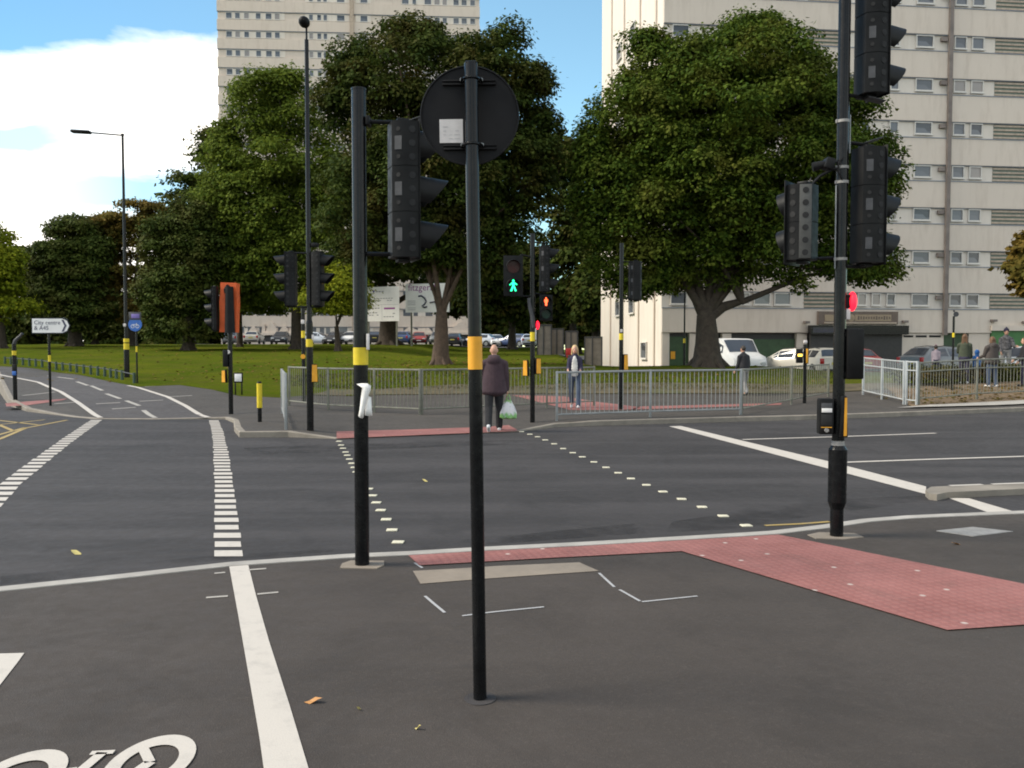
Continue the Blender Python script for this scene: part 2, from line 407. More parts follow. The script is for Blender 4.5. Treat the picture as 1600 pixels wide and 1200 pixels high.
# cycle path
CPL = [(-150,577),(0,586),(30,592),(60,598),(80,607),(95,613),(122,630),(157,653.5)]
CPR = [(325,653.5),(290,635),(262,621),(215,606),(195,601),(150,593),(90,584),(30,577),(0,574.5),(-150,570)]
poly = [tp(*p) for p in CPL+CPR]
drape('cycle_path', [(p.x,p.y) for p in poly], MAT['cycle'], .014, fr(-22,-6,.8), fr(20,48,.8))
# ---------------------------------------------------------------- markings
def mark(name, quads, mat, off=.004, z=None, thick=0):
    """flat painted marking; quads are pixel polygons laid on the ground"""
    bm = bmesh.new()
    for q in quads:
        P = [gp(*p, z+off) if z is not None else tp(*p, off) for p in q]
        f = bm.faces.new([bm.verts.new(p) for p in P])
    bmesh.ops.triangulate(bm, faces=[f for f in bm.faces if len(f.verts) > 4])
    bmesh.ops.recalc_face_normals(bm, faces=bm.faces)
    for f in bm.faces:
        if f.normal.z < 0: f.normal_flip()
    me = bpy.data.meshes.new(name); bm.to_mesh(me); bm.free(); me.materials.append(mat)
    o = link_mesh(name, me); o['kind'] = 'structure'; return o
def line_world(P, w, dz=0):
    out = []
    for i, p in enumerate(P):
        a = P[max(i-1,0)]; b = P[min(i+1,len(P)-1)]
        t = Vector((b.x-a.x,b.y-a.y,0)).normalized(); n = Vector((-t.y,t.x,0))*w/2
        out.append((p+n, p-n))
    return out
def mline(name, lines, w, mat, off=.004, z=None, sub=.5):
    bm = bmesh.new()
    for l in lines:
        P = [gp(*p,z) if z is not None else tp(*p) for p in l]
        P = dense(P, sub) if z is None else P
        L = line_world(P, w); pr = None
        for a, b in L:
            a, b = a.copy(), b.copy()
            if z is None: a.z = terrain(a.x,a.y)+off; b.z = terrain(b.x,b.y)+off
            else: a.z = b.z = z+off
            cur = (bm.verts.new(a), bm.verts.new(b))
            if pr: bm.faces.new((pr[0],pr[1],cur[1],cur[0]))
            pr = cur
    for f in bm.faces:
        f.normal_update()
        if f.normal.z < 0: f.normal_flip()
    me = bpy.data.meshes.new(name); bm.to_mesh(me); bm.free(); me.materials.append(mat)
    o = link_mesh(name, me); o['kind'] = 'structure'; return o
# near pavement: thick white line, ticks, tactile, patches
mark('pavement_white_line', [[(358,884),(388,882.5),(400,930),(420,1000),(452,1100),(482,1200),(570,1480),(460,1480),(412,1200),(405,1150),(386,1040),(372,960)]], MAT['white_line'], z=.02)
mline('pavement_tick_marks', [[(322,934.5),(356,932)],[(402,929),(435,926)],[(335,896.5),(352,895)],[(389,891),(416,889)]], .035, MAT['worn_line'], z=.02)
mark('red_tactile_paving', [[(638,867.5),(760,860.5),(900,853.5),(1100,842),(1216,835),(1400,872),(1600,912),(1760,944),(1700,969),(1480,984),(1270,922),(1065,861),(860,871.5),(655,883)]], MAT['tactile'], off=.008, z=.02)
mark('concrete_patch', [[(645,892),(700,889),(780,884),(905,878.5),(936,892),(860,897),(760,904),(657,912)]], MAT['conc'], z=.02)
mline('spray_marks', [[(664,932),(678,944),(695,958)],[(722,963),(770,957),(850,949)],[(936,896),(960,918)],[(968,922),(1000,940)],[(1003,941),(1090,932)],[(648,880),(660,888)]], .02, MAT['chalk'], z=.02)
mark('arrow_marking', [[(-70,1023),(38,1020),(28,1034),(0,1070),(-40,1130),(-110,1070)]], MAT['white_line'], z=.02)
# cycle symbol (seen upside down by the photographer)
def bike_symbol():
    m = MB(); Z = .026
    def ring(c, rx, ry, w):
        n = 40
        o = [m.bm.verts.new((c[0]+rx*math.cos(2*PI*k/n), c[1]+ry*math.sin(2*PI*k/n), Z)) for k in range(n)]
        i = [m.bm.verts.new((c[0]+(rx-w)*math.cos(2*PI*k/n), c[1]+(ry-w*1.5)*math.sin(2*PI*k/n), Z)) for k in range(n)]
        for k in range(n): m.bm.faces.new((o[k],o[(k+1)%n],i[(k+1)%n],i[k]))
    def bar(a, b, w):
        a, b = Vector((*a,Z+.001)), Vector((*b,Z+.001)); t = (b-a).normalized(); n = Vector((-t.y,t.x,0))*w/2
        m.face([a-n,b-n,b+n,a+n])
    r = gp(272,1150,.02); l = gp(77,1173,.02)
    cr = (r.x, r.y-.235); cl = (l.x, l.y-.235)
    ring(cr,.160,.235,.060); ring(cl,.160,.235,.060)
    mid = ((cr[0]+cl[0])/2-.03, (cr[1]+cl[1])/2+.0)
    bar(cr,(cr[0]-.13,cr[1]-.5),.05); bar(cl,(mid[0],mid[1]),.05); bar(mid,(cr[0]-.10,cr[1]-.38),.05)
    bar(mid,(cl[0]+.1,cl[1]-.5),.05); bar((cl[0]+.08,cl[1]-.4),(cr[0]-.1,cr[1]-.4),.045); bar(cl,(cl[0]+.08,cl[1]-.4),.045)
    bar((cr[0]-.2,cr[1]-.52),(cr[0]+.02,cr[1]-.52),.05)
    h = gp(160,1178,.02); bar((h.x-.045,h.y-.005),(h.x+.045,h.y+.005),.032); bar((h.x,h.y),(mid[0]+.02,mid[1]),.045); bar(cr,(cr[0]-.075,cr[1]+.11),.04)
    for f in m.bm.faces:
        f.normal_update()
        if f.normal.z < 0: f.normal_flip()
    o = m.build('cycle_symbol', MAT['white_line'], smooth=0); o['kind'] = 'structure'
bike_symbol()
# road markings
def stain_mat():
    m, nt, b = newmat('oil_stain'); b.inputs['Base Color'].default_value = (.018,.0165,.017,1); b.inputs['Roughness'].default_value = .8
    tc = N(nt,'ShaderNodeTexCoord'); nt.links.new(ramp(nt,noise(nt,1.1,6,.72,dist=.5),.42,.66,0,.5),b.inputs['Alpha']); return m
MAT['stain'] = stain_mat()
mark('road_stain', [[(1110,806),(1180,792),(1260,784),(1350,778),(1440,774),(1450,781),(1340,797),(1230,812),(1150,826),(1040,832),(1050,815)],[(640,850),(800,836),(990,818),(1020,832),(830,846),(660,858)],[(0,900),(170,884),(330,868),(520,858),(520,862),(330,876),(170,896),(0,914)],[(380,700),(520,694),(700,690),(820,688),(820,694),(640,700),(400,712)]], MAT['stain'], off=.0025, z=0)
mark('stop_line', [[(1045,666),(1064,665.5),(1300,722),(1447,760),(1447,772),(1290,731)],[(1482,778),(1514,778.5),(1592,801.5),(1545,801)]], MAT['white_line'], z=0)
mline('lane_lines', [[(1160,687),(1310,682.5),(1462,677)],[(1322,722.5),(1450,718),(1640,712)]], .1, MAT['white_line'], z=0)
mline('yellow_kerb_line', [[(1195,821.5),(1250,819),(1296,815.5)]], .05, MAT['yellow_line'], z=0)
mline('yellow_box_hatching', [[(-30,694),(0,686),(40,669),(105,656.5)],[(-40,668),(70,656)],[(-40,690),(40,668)],[(-20,655),(60,664)],[(-30,652),(20,673)]], .09, MAT['yellow_line'], z=0)
def squares(path, w, dep, pitch, name):
    P = dense([gp(*p) for p in path], .02); bm = bmesh.new()
    acc = 0; last = P[0]; nxt = 0.0
    for p in P[1:]:
        acc += (p-last).length; tg = (p-last).normalized(); last = p
        if acc >= nxt:
            nxt += pitch; c = p
            j = random.uniform(-.01,.01)
            # bars lie parallel to the kerb
            t = Vector((1,.02,0)).normalized(); n = tg/max(.3,tg.y)
            f = bm.faces.new([bm.verts.new(c+t*(w/2+j)*sx+n*dep/2*sy+Vector((0,0,.004))) for sx,sy in ((-1,-1),(1,-1),(1,1),(-1,1))])
    me = bpy.data.meshes.new(name); bm.to_mesh(me); bm.free(); me.materials.append(MAT['white_line'])
    o = link_mesh(name, me); o['kind'] = 'structure'
squares([(357,866),(351,770),(345,705),(340,675),(334,657)], .235, .20, .36, 'cycle_crossing_marking')
squares([(-25,800),(12,760),(60,722),(108,686),(150,657)], .26, .22, .40, 'cycle_crossing_marking')
mline('cycle_path_edge_line', [CPL[:6],CPL[5:],[(325,653),(290,635),(262,621),(215,606),(200,603)]], .13, MAT['white_line'], off=.019)
mline('cycle_path_centre_dashes', [[(120,597),(137,603)],[(142,603.5),(160,611)],[(166,616),(188,624)],[(197,627),(218,635)],[(224,642),(243,654)],[(52,585),(75,588)],[(90,590),(115,593)],[(150,632),(188,630)],[(175,640),(212,637.5)],[(218,628),(255,626)]], .12, MAT['worn_line'], off=.020)
mline('pavement_marks', [[(35,618.5),(60,616),(86,613)],[(85,631.5),(120,629)],[(226,604.5),(244,603.5)],[(265,620.5),(300,618.5)]], .11, MAT['worn_line'], off=.013)
mark('red_tactile_strip', [[(8,630),(60,626),(105,622.5),(100,625),(45,633),(10,635)]], MAT['tactile'], off=.016)
mark('red_crossing_tactile', [[(526,674),(640,671),(760,667),(795,664),(812,673.5),(660,679.5),(526,685)]], MAT['tactile'], off=.02)
mark('red_path_tactile', [[(800,617.5),(880,619),(935,628),(1000,636),(990,640),(890,640.5),(850,630)],[(985,640),(1220,632.5),(1222,629.5),(1000,635)]], MAT['tactile'], off=.015)
# splitter island on the right
m = MB(); P = [gp(1446,763.5,.085),gp(1455,758.5,.085),gp(1480,757.3,.085),gp(1700,750,.085),gp(1700,757,.085),gp(1480,767,.085),gp(1464,770.5,.085),gp(1452,769,.085)]
m.prism([(p.x,p.y) for p in P],-.005,.07); o = m.build('traffic_island', MAT['kerb'], smooth=0); o['kind'] = 'structure'
mline('island_edge_line', [[(1484,759.2),(1535,757.3)],[(1550,756.8),(1660,753)]], .07, MAT['white_line'], z=.07)
# covers and pads in the near pavement
def pad(name, px, label, cat, mat, th=.006, z=.02):
    P = [gp(*p,z) for p in px]; c = sum(P,Vector())/len(P)
    m = MB(); m.prism([(p.x-c.x,p.y-c.y) for p in P],-.02,th)
    return props(m.build(name, mat, loc=(c.x,c.y,z), smooth=0), label, cat)
pad('service_cover', [(1463,830),(1520,824),(1583,831),(1520,838.5)], 'pale diamond shaped service cover set in the asphalt right of the tall signal pole','cover', MAT['lidmetal'])
GRP_S = 'pale studs along the crossing edges'
def stud_mesh():
    m = MB(); m.box((0,0,.006),(.10,.085,.012),.004); return m.mesh('crossing_stud', MAT['stud'])
SM = stud_mesh()
RS = [(815,675),(828,679),(840,683),(852,688),(866,694),(880,701.5),(895,708),(910,714.5),(928,722.5),(947,731),(966,739.5),(986,748.5),(1010,758.5),(1036,769),(1065,780.5),(1097,793),(1130,807),(1166,822)]
LS = [(530,690),(533,696),(536,701),(540,707),(542.5,712),(546,718),(550,724.5),(553.5,731),(557,738),(562,746.5),(568,755),(576,764.5),(582,775),(588,786),(595,798),(603.5,812.5),(612.5,829),(622,848)]
for lst, side in ((RS,'running to the right-hand signal pole'),(LS,'passing behind the left-hand signal pole')):
    for p in lst:
        o = link_mesh('crossing_stud', SM, loc=gp(*p), rot=(0,0,random.uniform(-.1,.15)))
        props(o, 'small pale stud in the crossing row '+side, 'road stud', GRP_S+' '+side)
# fallen leaves and scraps
def leaf(px, py, col, label, z=.02, s=.05):
    m = MB(); pts = [(-1,0),(-.5,.45),(.1,.5),(.9,.1),(.5,-.35),(-.3,-.45)]
    c = [Vector((x*s,y*s*.8,.012+.012*math.sin(x*2.3+y))) for x,y in pts]
    for k in range(len(c)): m.face([Vector((0,0,.006)),c[k],c[(k+1)%len(c)]])
    bmesh.ops.remove_doubles(m.bm, verts=m.bm.verts, dist=1e-4)
    props(m.build('fallen_leaf', col, loc=gp(px,py,z), rot=(0,0,random.uniform(0,6)), recalc=True), label, 'leaf')
MAT['leaf_o'] = simple('orange_leaf', (.42,.20,.06), .7); MAT['leaf_y'] = simple('yellow_leaf', (.48,.40,.14), .7)
leaf(490,1098,MAT['leaf_o'],'curled orange leaf on the pavement right of the thick white line',s=.045)
leaf(119,865,MAT['leaf_y'],'pale yellow leaf on the road left of the striped cycle crossing',z=0,s=.08)
leaf(664,752,MAT['leaf_y'],'pale scrap of leaf in the middle of the carriageway',z=0,s=.07)
leaf(1493,851,MAT['leaf_o'],'small brown leaf just below the diamond shaped cover',s=.05)
leaf(653,1140,MAT['leaf_y'],'yellowish leaf on the pavement left of the sign pole foot',s=.018)
leaf(560,1110,MAT['leaf_y'],'tiny yellow leaf fragment right of the orange leaf',s=.016)
# ================================================================ STREET FURNITURE
def visor(r, L, open_deg=95):
    m = MB(); n = 18; a0 = -PI/2+math.radians(open_deg/2); a1 = 3*PI/2-math.radians(open_deg/2)
    rows = []
    for k in range(n+1):
        a = a0+(a1-a0)*k/n; up = (math.sin(a)+1)/2
        l = L*(.22+.78*up)
        ca, sa = math.cos(a), math.sin(a)
        rows.append([m.bm.verts.new(v) for v in ((0,ca*r,sa*r),(l,ca*r*.93,sa*r*.93-.015),(l,ca*(r*.93-.006),sa*(r*.93-.006)-.015),(0,ca*(r-.006),sa*(r-.006)))])
    for a, b in zip(rows, rows[1:]):
        for k in range(4): m.bm.faces.new((a[k],a[(k+1)%4],b[(k+1)%4],b[k]))
    bmesh.ops.recalc_face_normals(m.bm, faces=m.bm.faces)
    return m.mesh('visor', MAT['blackmatt'], 50)
VIS = visor(.125, .25); VISP = visor(.13, .12)
def disc(r, mat, name='lens'):
    m = MB(); n = 24
    m.face([(0, math.cos(2*PI*k/n)*r, math.sin(2*PI*k/n)*r) for k in range(n)])
    c = m.bm.verts.new((.02,0,0))
    return m.mesh(name, mat, 0)
LENS = {k: disc(.105, MAT[k]) for k in ('lred','lamb','lgrn','hole')}
def signal_head(parent, loc, rz, n=3, W=.26, D=.19, S=.335, board=.0, kinds=('lred','lamb','lgrn'), plates=True, vis=VIS, lit=None, bodymat='headgrey', strip='plate'):
    """facing local +X; parts: signal_head > visor, lens, backing_board"""
    H = n*S; m = MB()
    prof = [(0,-W/2),(0,W/2),(-D*.55,W/2),(-D,W*.27),(-D,-W*.27),(-D*.55,-W/2)]
    for i in range(n):
        z0 = -H/2+i*S
        m.prism(prof, z0+.004, z0+S-.004)
    m.prism([(x*.96-.002,y*.96) for x,y in prof], -H/2+.001, H/2-.001)
    # knock-outs along the sides and the sloping back corners
    for i in range(n):
        for k in range(3):
            z = -H/2+i*S+S*(.2+.3*k)
            for sgn in (-1,1):
                m.mi = 1
                m.cyl((-D*.27, sgn*W*.5,z),(-D*.27, sgn*(W*.5+.004),z),.026,n=12)
                c = Vector((-D*.775, sgn*W*.385, z)); nn = Vector((-(W*.23), sgn*D*.45, 0)).normalized()
                if k == 1 and plates:
                    m.mi = 2
                    M4 = Matrix.Translation(c+nn*.002) @ nn.to_track_quat('Z','Y').to_matrix().to_4x4()
                    m.box((0,0,0),(.055,.10,.006),M=M4)
                else:
                    m.cyl(c,c+nn*.004,.018,n=6)
                m.mi = 0
    m.mi = 0; m.box((-D*.5,0,H/2+.014),(.09,.10,.03),.008); m.box((-D*.5,0,-H/2-.014),(.09,.10,.03),.008)
    h = m.build('signal_head', [MAT[bodymat],MAT['hole'],MAT[strip]], parent, loc, (0,0,rz))
    # front plate
    m = MB(); m.box((.004,0,0),(.008,W+board*2+.03,H+board*2+.03),.003); m.build('backing_board', MAT['blackmatt'], h)
    for i in range(n):
        z = H/2-S*(i+.5)
        if lit and lit[0] == i: figure(lit[1], h, (.016,0,z), lit[2])
        else: link_mesh('lens', LENS[kinds[i]], h, (.013,0,z))
        link_mesh('visor', vis, h, (.008,0,z))
    return h
def figure(kind, parent, loc, mat):
    """lit walking or standing man on a round dark lens; faces local +X, y to the right seen from behind"""
    link_mesh('lens', LENS['hole'], parent, (loc[0]-.004,loc[1],loc[2]))
    m = MB(); X = .0
    def poly(p): m.face([(X,y*.1,z*.1) for y,z in p])
    def blob(y,z,r): poly([(y+r*math.cos(2*PI*k/14),z+r*math.sin(2*PI*k/14)) for k in range(14)])
    blob(0,.72,.19)
    if kind == 'walk':
        poly([(-.2,.5),(.18,.5),(.2,-.1),(-.18,-.1)])
        poly([(-.18,-.09),(.06,-.09),(-.2,-.88),(-.5,-.88)]); poly([(-.02,-.1),(.2,-.1),(.52,-.85),(.26,-.9)])
        poly([(-.2,.5),(-.2,.26),(-.52,-.02),(-.62,.12)]); poly([(.18,.5),(.62,.2),(.55,.03),(.19,.25)])
    else:
        poly([(-.2,.5),(.2,.5),(.2,-.9),(-.2,-.9)]); poly([(-.42,.46),(-.24,.46),(-.24,-.15),(-.38,-.15)]); poly([(.24,.46),(.42,.46),(.38,-.15),(.24,-.15)])
    m.build('lit_figure', mat, parent, loc, smooth=0)
def band(parent, r, z0, z1, mat='yellow', name='reflective_band'):
    m = MB(); m.cyl((0,0,z0),(0,0,z1),r+.0025,n=24); m.build(name, MAT[mat], parent)
def wait_box(parent, loc, rz, h=.33, name='push_button_unit', front=None, lamp=False):
    """tapered amber-backed push-button housing; front faces local +X"""
    m = MB(); t = bmesh.new(); bmesh.ops.create_cube(t, size=1); bmesh.ops.scale(t, vec=(.09,.13,h), verts=t.verts)
    for v in t.verts:
        if v.co.z > 0: v.co.x *= .7; v.co.y *= .86
    bmesh.ops.bevel(t, geom=list(t.edges), offset=.012, segments=2, profile=.5, affect='EDGES')
    m.add(t); u = m.build(name, MAT['blackmatt'], parent, loc, (0,0,rz))
    m = MB(); t = bmesh.new(); bmesh.ops.create_cube(t, size=1); bmesh.ops.scale(t, vec=(.012,.105,h*.92), verts=t.verts)
    for v in t.verts:
        if v.co.z > 0: v.co.y *= .84
    m.add(t); m.build('amber_panel', MAT['amber'], u, (-.047 if front is None else front,0,0))
    return u
def base_pad(parent, r, mat='conc'):
    m = MB(); n = 9; m.prism([(r*(1+.18*math.sin(k*5.1))*math.cos(2*PI*k/n), r*(1+.2*math.cos(k*3.3))*math.sin(2*PI*k/n)) for k in range(n)], -.01, .006); m.build('footing', MAT[mat], parent, smooth=0)
def px2z(py, d, px=800): return at(px, py, d).z
MAT['faint'] = simple('faint_print', (.5,.47,.47), .6)
MAT['strip_grey'] = simple('pale_grey_strip', (.055,.055,.052), .6, .2, 12)
# ---- 1 the nearest pole, back of a round sign
b = gp(750,1092,.02); sd = b.y
sp = thing('road_sign', b, 0, 'back of a round dark sign on the nearest thin black pole with an orange-yellow band', 'road sign')
H = px2z(99,sd)-.02; R1 = .031
m = MB(); m.cyl((0,0,-.05),(0,0,H),R1,n=28); m.box((0,0,H),(.05,.05,.012),.004); m.build('pole', MAT['black'], sp)
band(sp, R1, px2z(577,sd)-.02, px2z(526,sd)-.02, 'amber')
cz = px2z(175,sd)-.02; SR = .2255
m = MB(); m.cyl((0,.062,cz),(0,.066,cz),SR,n=64); m.cyl((0,.0615,cz),(0,.0665,cz),SR,n=64,caps=False)
o = m.build('sign_plate', MAT['greysign'], sp, (-.012,0,0))
m = MB(); ring = [(SR*math.cos(2*PI*k/48)-.0, .058, cz+SR*math.sin(2*PI*k/48)) for k in range(49)]
m.tube(ring, .004, 6); m.build('rim', MAT['greysign'], o)
for dz in (.149,-.146):
    m = MB(); w = .245
    m.box((-.012,.053,cz+dz+.008),(w,.016,.007),.002); m.box((-.012,.053,cz+dz-.008),(w,.016,.007),.002); m.box((-.012,.058,cz+dz),(w,.006,.016))
    r = m.build('channel', MAT['greysign'], sp)
    m = MB(); m.tube([(-.05,.05,cz+dz),(-.042,-.0,cz+dz),(-.025,-.027,cz+dz),(0,-.036,cz+dz),(.025,-.027,cz+dz),(.042,0,cz+dz),(.05,.05,cz+dz)],.006,6)
    m.build('clip', MAT['black'], r)
    for s in (-1,1):
        m = MB(); m.cyl((s*.045,.03,cz+dz+.004),(s*.045,.018,cz+dz+.004),.009,n=6); m.build('bolt', MAT['galv'], r)
m = MB(); m.box((-.098,.060,px2z(199,sd)-.02),(.108,.004,.108),.0); st = m.build('sticker', MAT['sticker'], sp)
m = MB()
for i in range(5):
    for j in range(3):
        if random.random() < .5: m.box((-.128+.03*j+random.uniform(-.004,.004),.0575,px2z(199,sd)+.018-.018*i),(random.uniform(.012,.026),.001,.004))
m.build('faint_print', MAT['faint'], st, smooth=0)
m = MB(); m.cyl((0,0,-.01),(0,0,.004),.075,n=20); m.build('tar_collar', MAT['road'], sp)
sp.rotation_euler = (0,-.0125,0)
# ---- 2 left signal pole
b = gp(566,883,.02); d = b.y
sp = thing('traffic_signal', b, 0, 'black signal pole with torn white notice under its yellow band, left of the round sign', 'traffic light', 'traffic signal poles at the junction')
H = px2z(141,d)-.02; R2 = .054
m = MB(); m.cyl((0,0,-.05),(0,0,H),R2,n=32); m.cyl((0,0,H-.002),(0,0,H+.012),R2+.003,n=32); m.build('pole', MAT['black'], sp)
band(sp, R2, px2z(570,d)-.02, px2z(543,d)-.02, 'yellow')
m = MB(); m.prism([(-.15,-.10),(.13,-.12),(.17,-.02),(.15,.11),(-.11,.12),(-.16,.03)], -.02,.007); m.build('footing', MAT['conc'], sp, smooth=0)
hx = at(634,298,d)-b
az = px2z(190,d)-.02
m = MB(); m.tube([(0,0,az),(hx.x+.03,.05,az+.005)],.016,8); m.box((.07,0,az),(.03,.10,.07),.008); m.build('bracket', MAT['blackmatt'], sp)
m = MB(); m.tube([(0,0,az-.98),(hx.x+.03,.05,az-.98)],.016,8); m.build('bracket', MAT['blackmatt'], sp)
signal_head(sp, (hx.x+.06,.06,hx.z), math.radians(21))
m = MB(); m.box((0,0,0),(.16,.11,.008),.003,M=Matrix.Rotation(-.32,4,'Y')); m.build('top_cover', MAT['plate'], sp, (hx.x+.10,.02,hx.z+.535))
# torn notice tied round the pole
m = MB(); zt = px2z(599,d)-.02
def sheet(m, rows, th=.003):
    r = [[m.bm.verts.new(p) for p in row] for row in rows]
    for a, c in zip(r, r[1:]):
        for k in range(len(a)-1): m.bm.faces.new((a[k],a[k+1],c[k+1],c[k]))
P = lambda px, py, y: (at(px,py,d+y).x-b.x, y, at(px,py,d+y).z-b.z)
sheet(m, [[P(557,600,-.058),P(566,599,-.075),P(574,599,-.082),P(580,603,-.075)],[P(566,606,-.062),P(570,606,-.084),P(575,607,-.09),P(579,609,-.08)],[P(564,622,-.064),P(567,623,-.08),P(570,624,-.082),P(574,624,-.07)],[P(562,640,-.062),P(564,641,-.072),P(566,642,-.074),P(569,641,-.066)],[P(560,650,-.06),P(563,653,-.068),P(566,654,-.068),P(568,652,-.06)]])
sheet(m, [[P(571,622,-.058),P(576,619,-.062),P(580,621,-.05)],[P(570,640,-.058),P(576,640,-.064),P(581,640,-.052)],[P(570,649,-.056),P(577,650,-.06),P(582,649,-.05)]])
o = props(m.build('paper_notice', MAT['white'], loc=b, smooth=60), 'torn white paper notice hanging on the left-hand black signal pole', 'notice')
md = o.modifiers.new('s','SOLIDIFY'); md.thickness = .0015
m = MB(); m.box(P(575,534,-.045),(.022,.02,.12),.004); m.build('white_tag', MAT['sticker'], sp)
# ---- 3 tall right signal pole
b = gp(1307,838,.02); d = b.y
sp = thing('traffic_signal', b, 0, 'tall near black pole on the right with swollen foot and three signal heads', 'traffic light', 'traffic signal poles at the junction')
R3 = .0505; Z = lambda py: px2z(py,d)-.02
m = MB()
for z0,z1,r0,r1 in ((-.05,Z(795),.056,.056),(Z(795),Z(784),.056,.078),(Z(784),Z(702),.078,.078),(Z(702),Z(694),.078,.05)): m.cyl((0,0,z0),(0,0,z1),r0,r1,n=32)
m.build('base_sleeve', MAT['black'], sp)
m = MB(); m.cyl((0,0,Z(694)),(0,0,Z(684)),.053,.053,n=32); m.cyl((0,0,Z(694)),(0,0,Z(-150)),R3,n=32); m.cyl((.0,0,Z(-150)),(0,0,Z(-152)),R3+.003,n=32); m.build('pole', MAT['black'], sp)
m = MB(); m.cyl((0,0,Z(697)),(0,0,Z(688)),.056,.053,n=24); m.build('collar', MAT['lidmetal'], sp)
m = MB(); m.prism([(-.22,-.1),(.02,-.13),(.22,-.05),(.2,.1),(-.1,.14),(-.24,.04)], -.02,.007); m.build('footing', MAT['conc'], sp, smooth=0)
o = at(1365,55,d)-b
signal_head(sp, (o.x+.07,.07,o.z), math.radians(18), vis=VIS)
m = MB(); za = o.z+.53
m.tube([(0,0,za),(.10,.02,za+.02),(o.x,.05,za)],.016,8); m.tube([(0,0,o.z-.5),(o.x,.05,o.z-.52)],.016,8); m.build('bracket', MAT['blackmatt'], sp)
o2 = at(1356,322,d)-b
signal_head(sp, (o2.x+.07,.05,o2.z), math.radians(22), vis=VIS, S=.33)
m = MB(); m.tube([(0,0,o2.z+.55),(o2.x,.03,o2.z+.53)],.016,8); m.tube([(0,0,o2.z-.52),(o2.x,.03,o2.z-.52)],.016,8); m.build('bracket', MAT['blackmatt'], sp)
m = MB(); m.box((0,0,0),(.17,.13,.008),.003,M=Matrix.Rotation(-.3,4,'Y')); m.build('top_cover', MAT['plate'], sp, (o2.x+.03,.02,o2.z+.56))
m = MB(); m.box((0,0,0),(.15,.11,.008),.003,M=Matrix.Rotation(.22,4,'Y')); m.build('bottom_cover', MAT['plate'], sp, (o.x+.03,.02,o.z-.545))
o3 = at(1260,348,d)-b
signal_head(sp, (o3.x-.09,.09,o3.z), math.radians(180-42), n=2, S=.325, W=.25, D=.2, kinds=('lred','lgrn'), plates=False, vis=VISP, board=.02)
h = [c for c in sp.children if c.name.startswith('signal_head')][-1]
W_,D_ = .25,.2
c0 = Vector((-D_*.775, W_*.385, 0)); nn = Vector((-(W_*.23), D_*.45, 0)).normalized(); M4 = Matrix.Translation(c0+nn*.004) @ Matrix.Rotation(math.atan2(nn.y,nn.x),4,'Z')
m = MB(); m.box((0,0,0),(.006,.10,.63),.002,M=M4); s_ = m.build('side_strip', MAT['strip_grey'], h)
for k in range(6): z = -.265+.106*k; m = MB(); m.cyl(M4@Vector((.003,0,z)),M4@Vector((.006,0,z)),.026,n=14); m.build('socket', MAT['hole'], s_)
m = MB(); m.tube([(-.02,-.02,o3.z+.46),(-.10,-.03,o3.z+.45),(-.19,.0,o3.z+.40),(o3.x+.05,.03,o3.z+.33)],.013,8); m.tube([(0,0,o3.z-.30),(o3.x,.05,o3.z-.31)],.014,8)
m.tube([(-.01,-.04,o3.z+.55),(-.06,-.07,o3.z+.5),(-.06,-.07,o3.z+.42),(-.02,-.05,o3.z+.36)],.008,6); m.build('bracket', MAT['blackmatt'], sp)
m = MB(); t = bmesh.new(); bmesh.ops.create_cube(t,size=1); bmesh.ops.scale(t,vec=(.09,.12,.10),verts=t.verts); bmesh.ops.bevel(t,geom=list(t.edges),offset=.02,segments=2,profile=.5,affect='EDGES'); m.add(t, Matrix.Translation((-.12,0,o3.z+.5))@Matrix.Rotation(.3,4,'Y'))
m.cyl((-.16,0,o3.z+.5),(-.25,.02,o3.z+.48),.035,.04,n=16); m.build('detector', MAT['headgrey'], sp)
# strap clamps
for zz in (Z(285),Z(262),Z(190),Z(405)):
    m = MB(); m.cyl((0,0,zz-.012),(0,0,zz+.012),R3+.004,n=24); m.box((-.055,-.01,zz),(.02,.02,.03),.003); m.build('clamp', MAT['lidmetal'], sp)
# conduit down the pole
m = MB(); m.cyl((.058,-.01,Z(240)),(.058,-.01,Z(180)),.006,n=8); m.cyl((-.056,-.015,Z(420)),(-.056,-.015,Z(290)),.006,n=8); m.build('conduit', MAT['galv'], sp)
def side_lamp(parent, x, z, s=1.):
    m = MB(); m.tube([(0,-.03,z+.045*s),(x-.0,-.03,z+.045*s)],.005*s,6); m.box((x*.6,0,z),(.05*s,.05*s,.12*s),.008); h = m.build('indicator_housing', MAT['blackmatt'], parent)
    m = MB(); m.ell((x+.01*s,0,z),(.036*s,.055*s,.085*s),18); m.build('indicator_lamp', MAT['red_lamp'], h)
side_lamp(sp, .095, Z(471))
m = MB(); m.box((.062,-.02,Z(491)),(.035,.02,.09),.004); m.build('white_tag', MAT['sticker'], sp)
o4 = at(1331,553,d)-b
m = MB(); m.box((o4.x+.01,.02,o4.z),(.15,.17,.44),.018); m.box((o4.x-.075,.0,o4.z-.18),(.06,.07,.05),.008); m.box((o4.x-.075,0,o4.z+.17),(.06,.07,.05),.008); m.build('pedestrian_indicator', MAT['blackmatt'], sp)
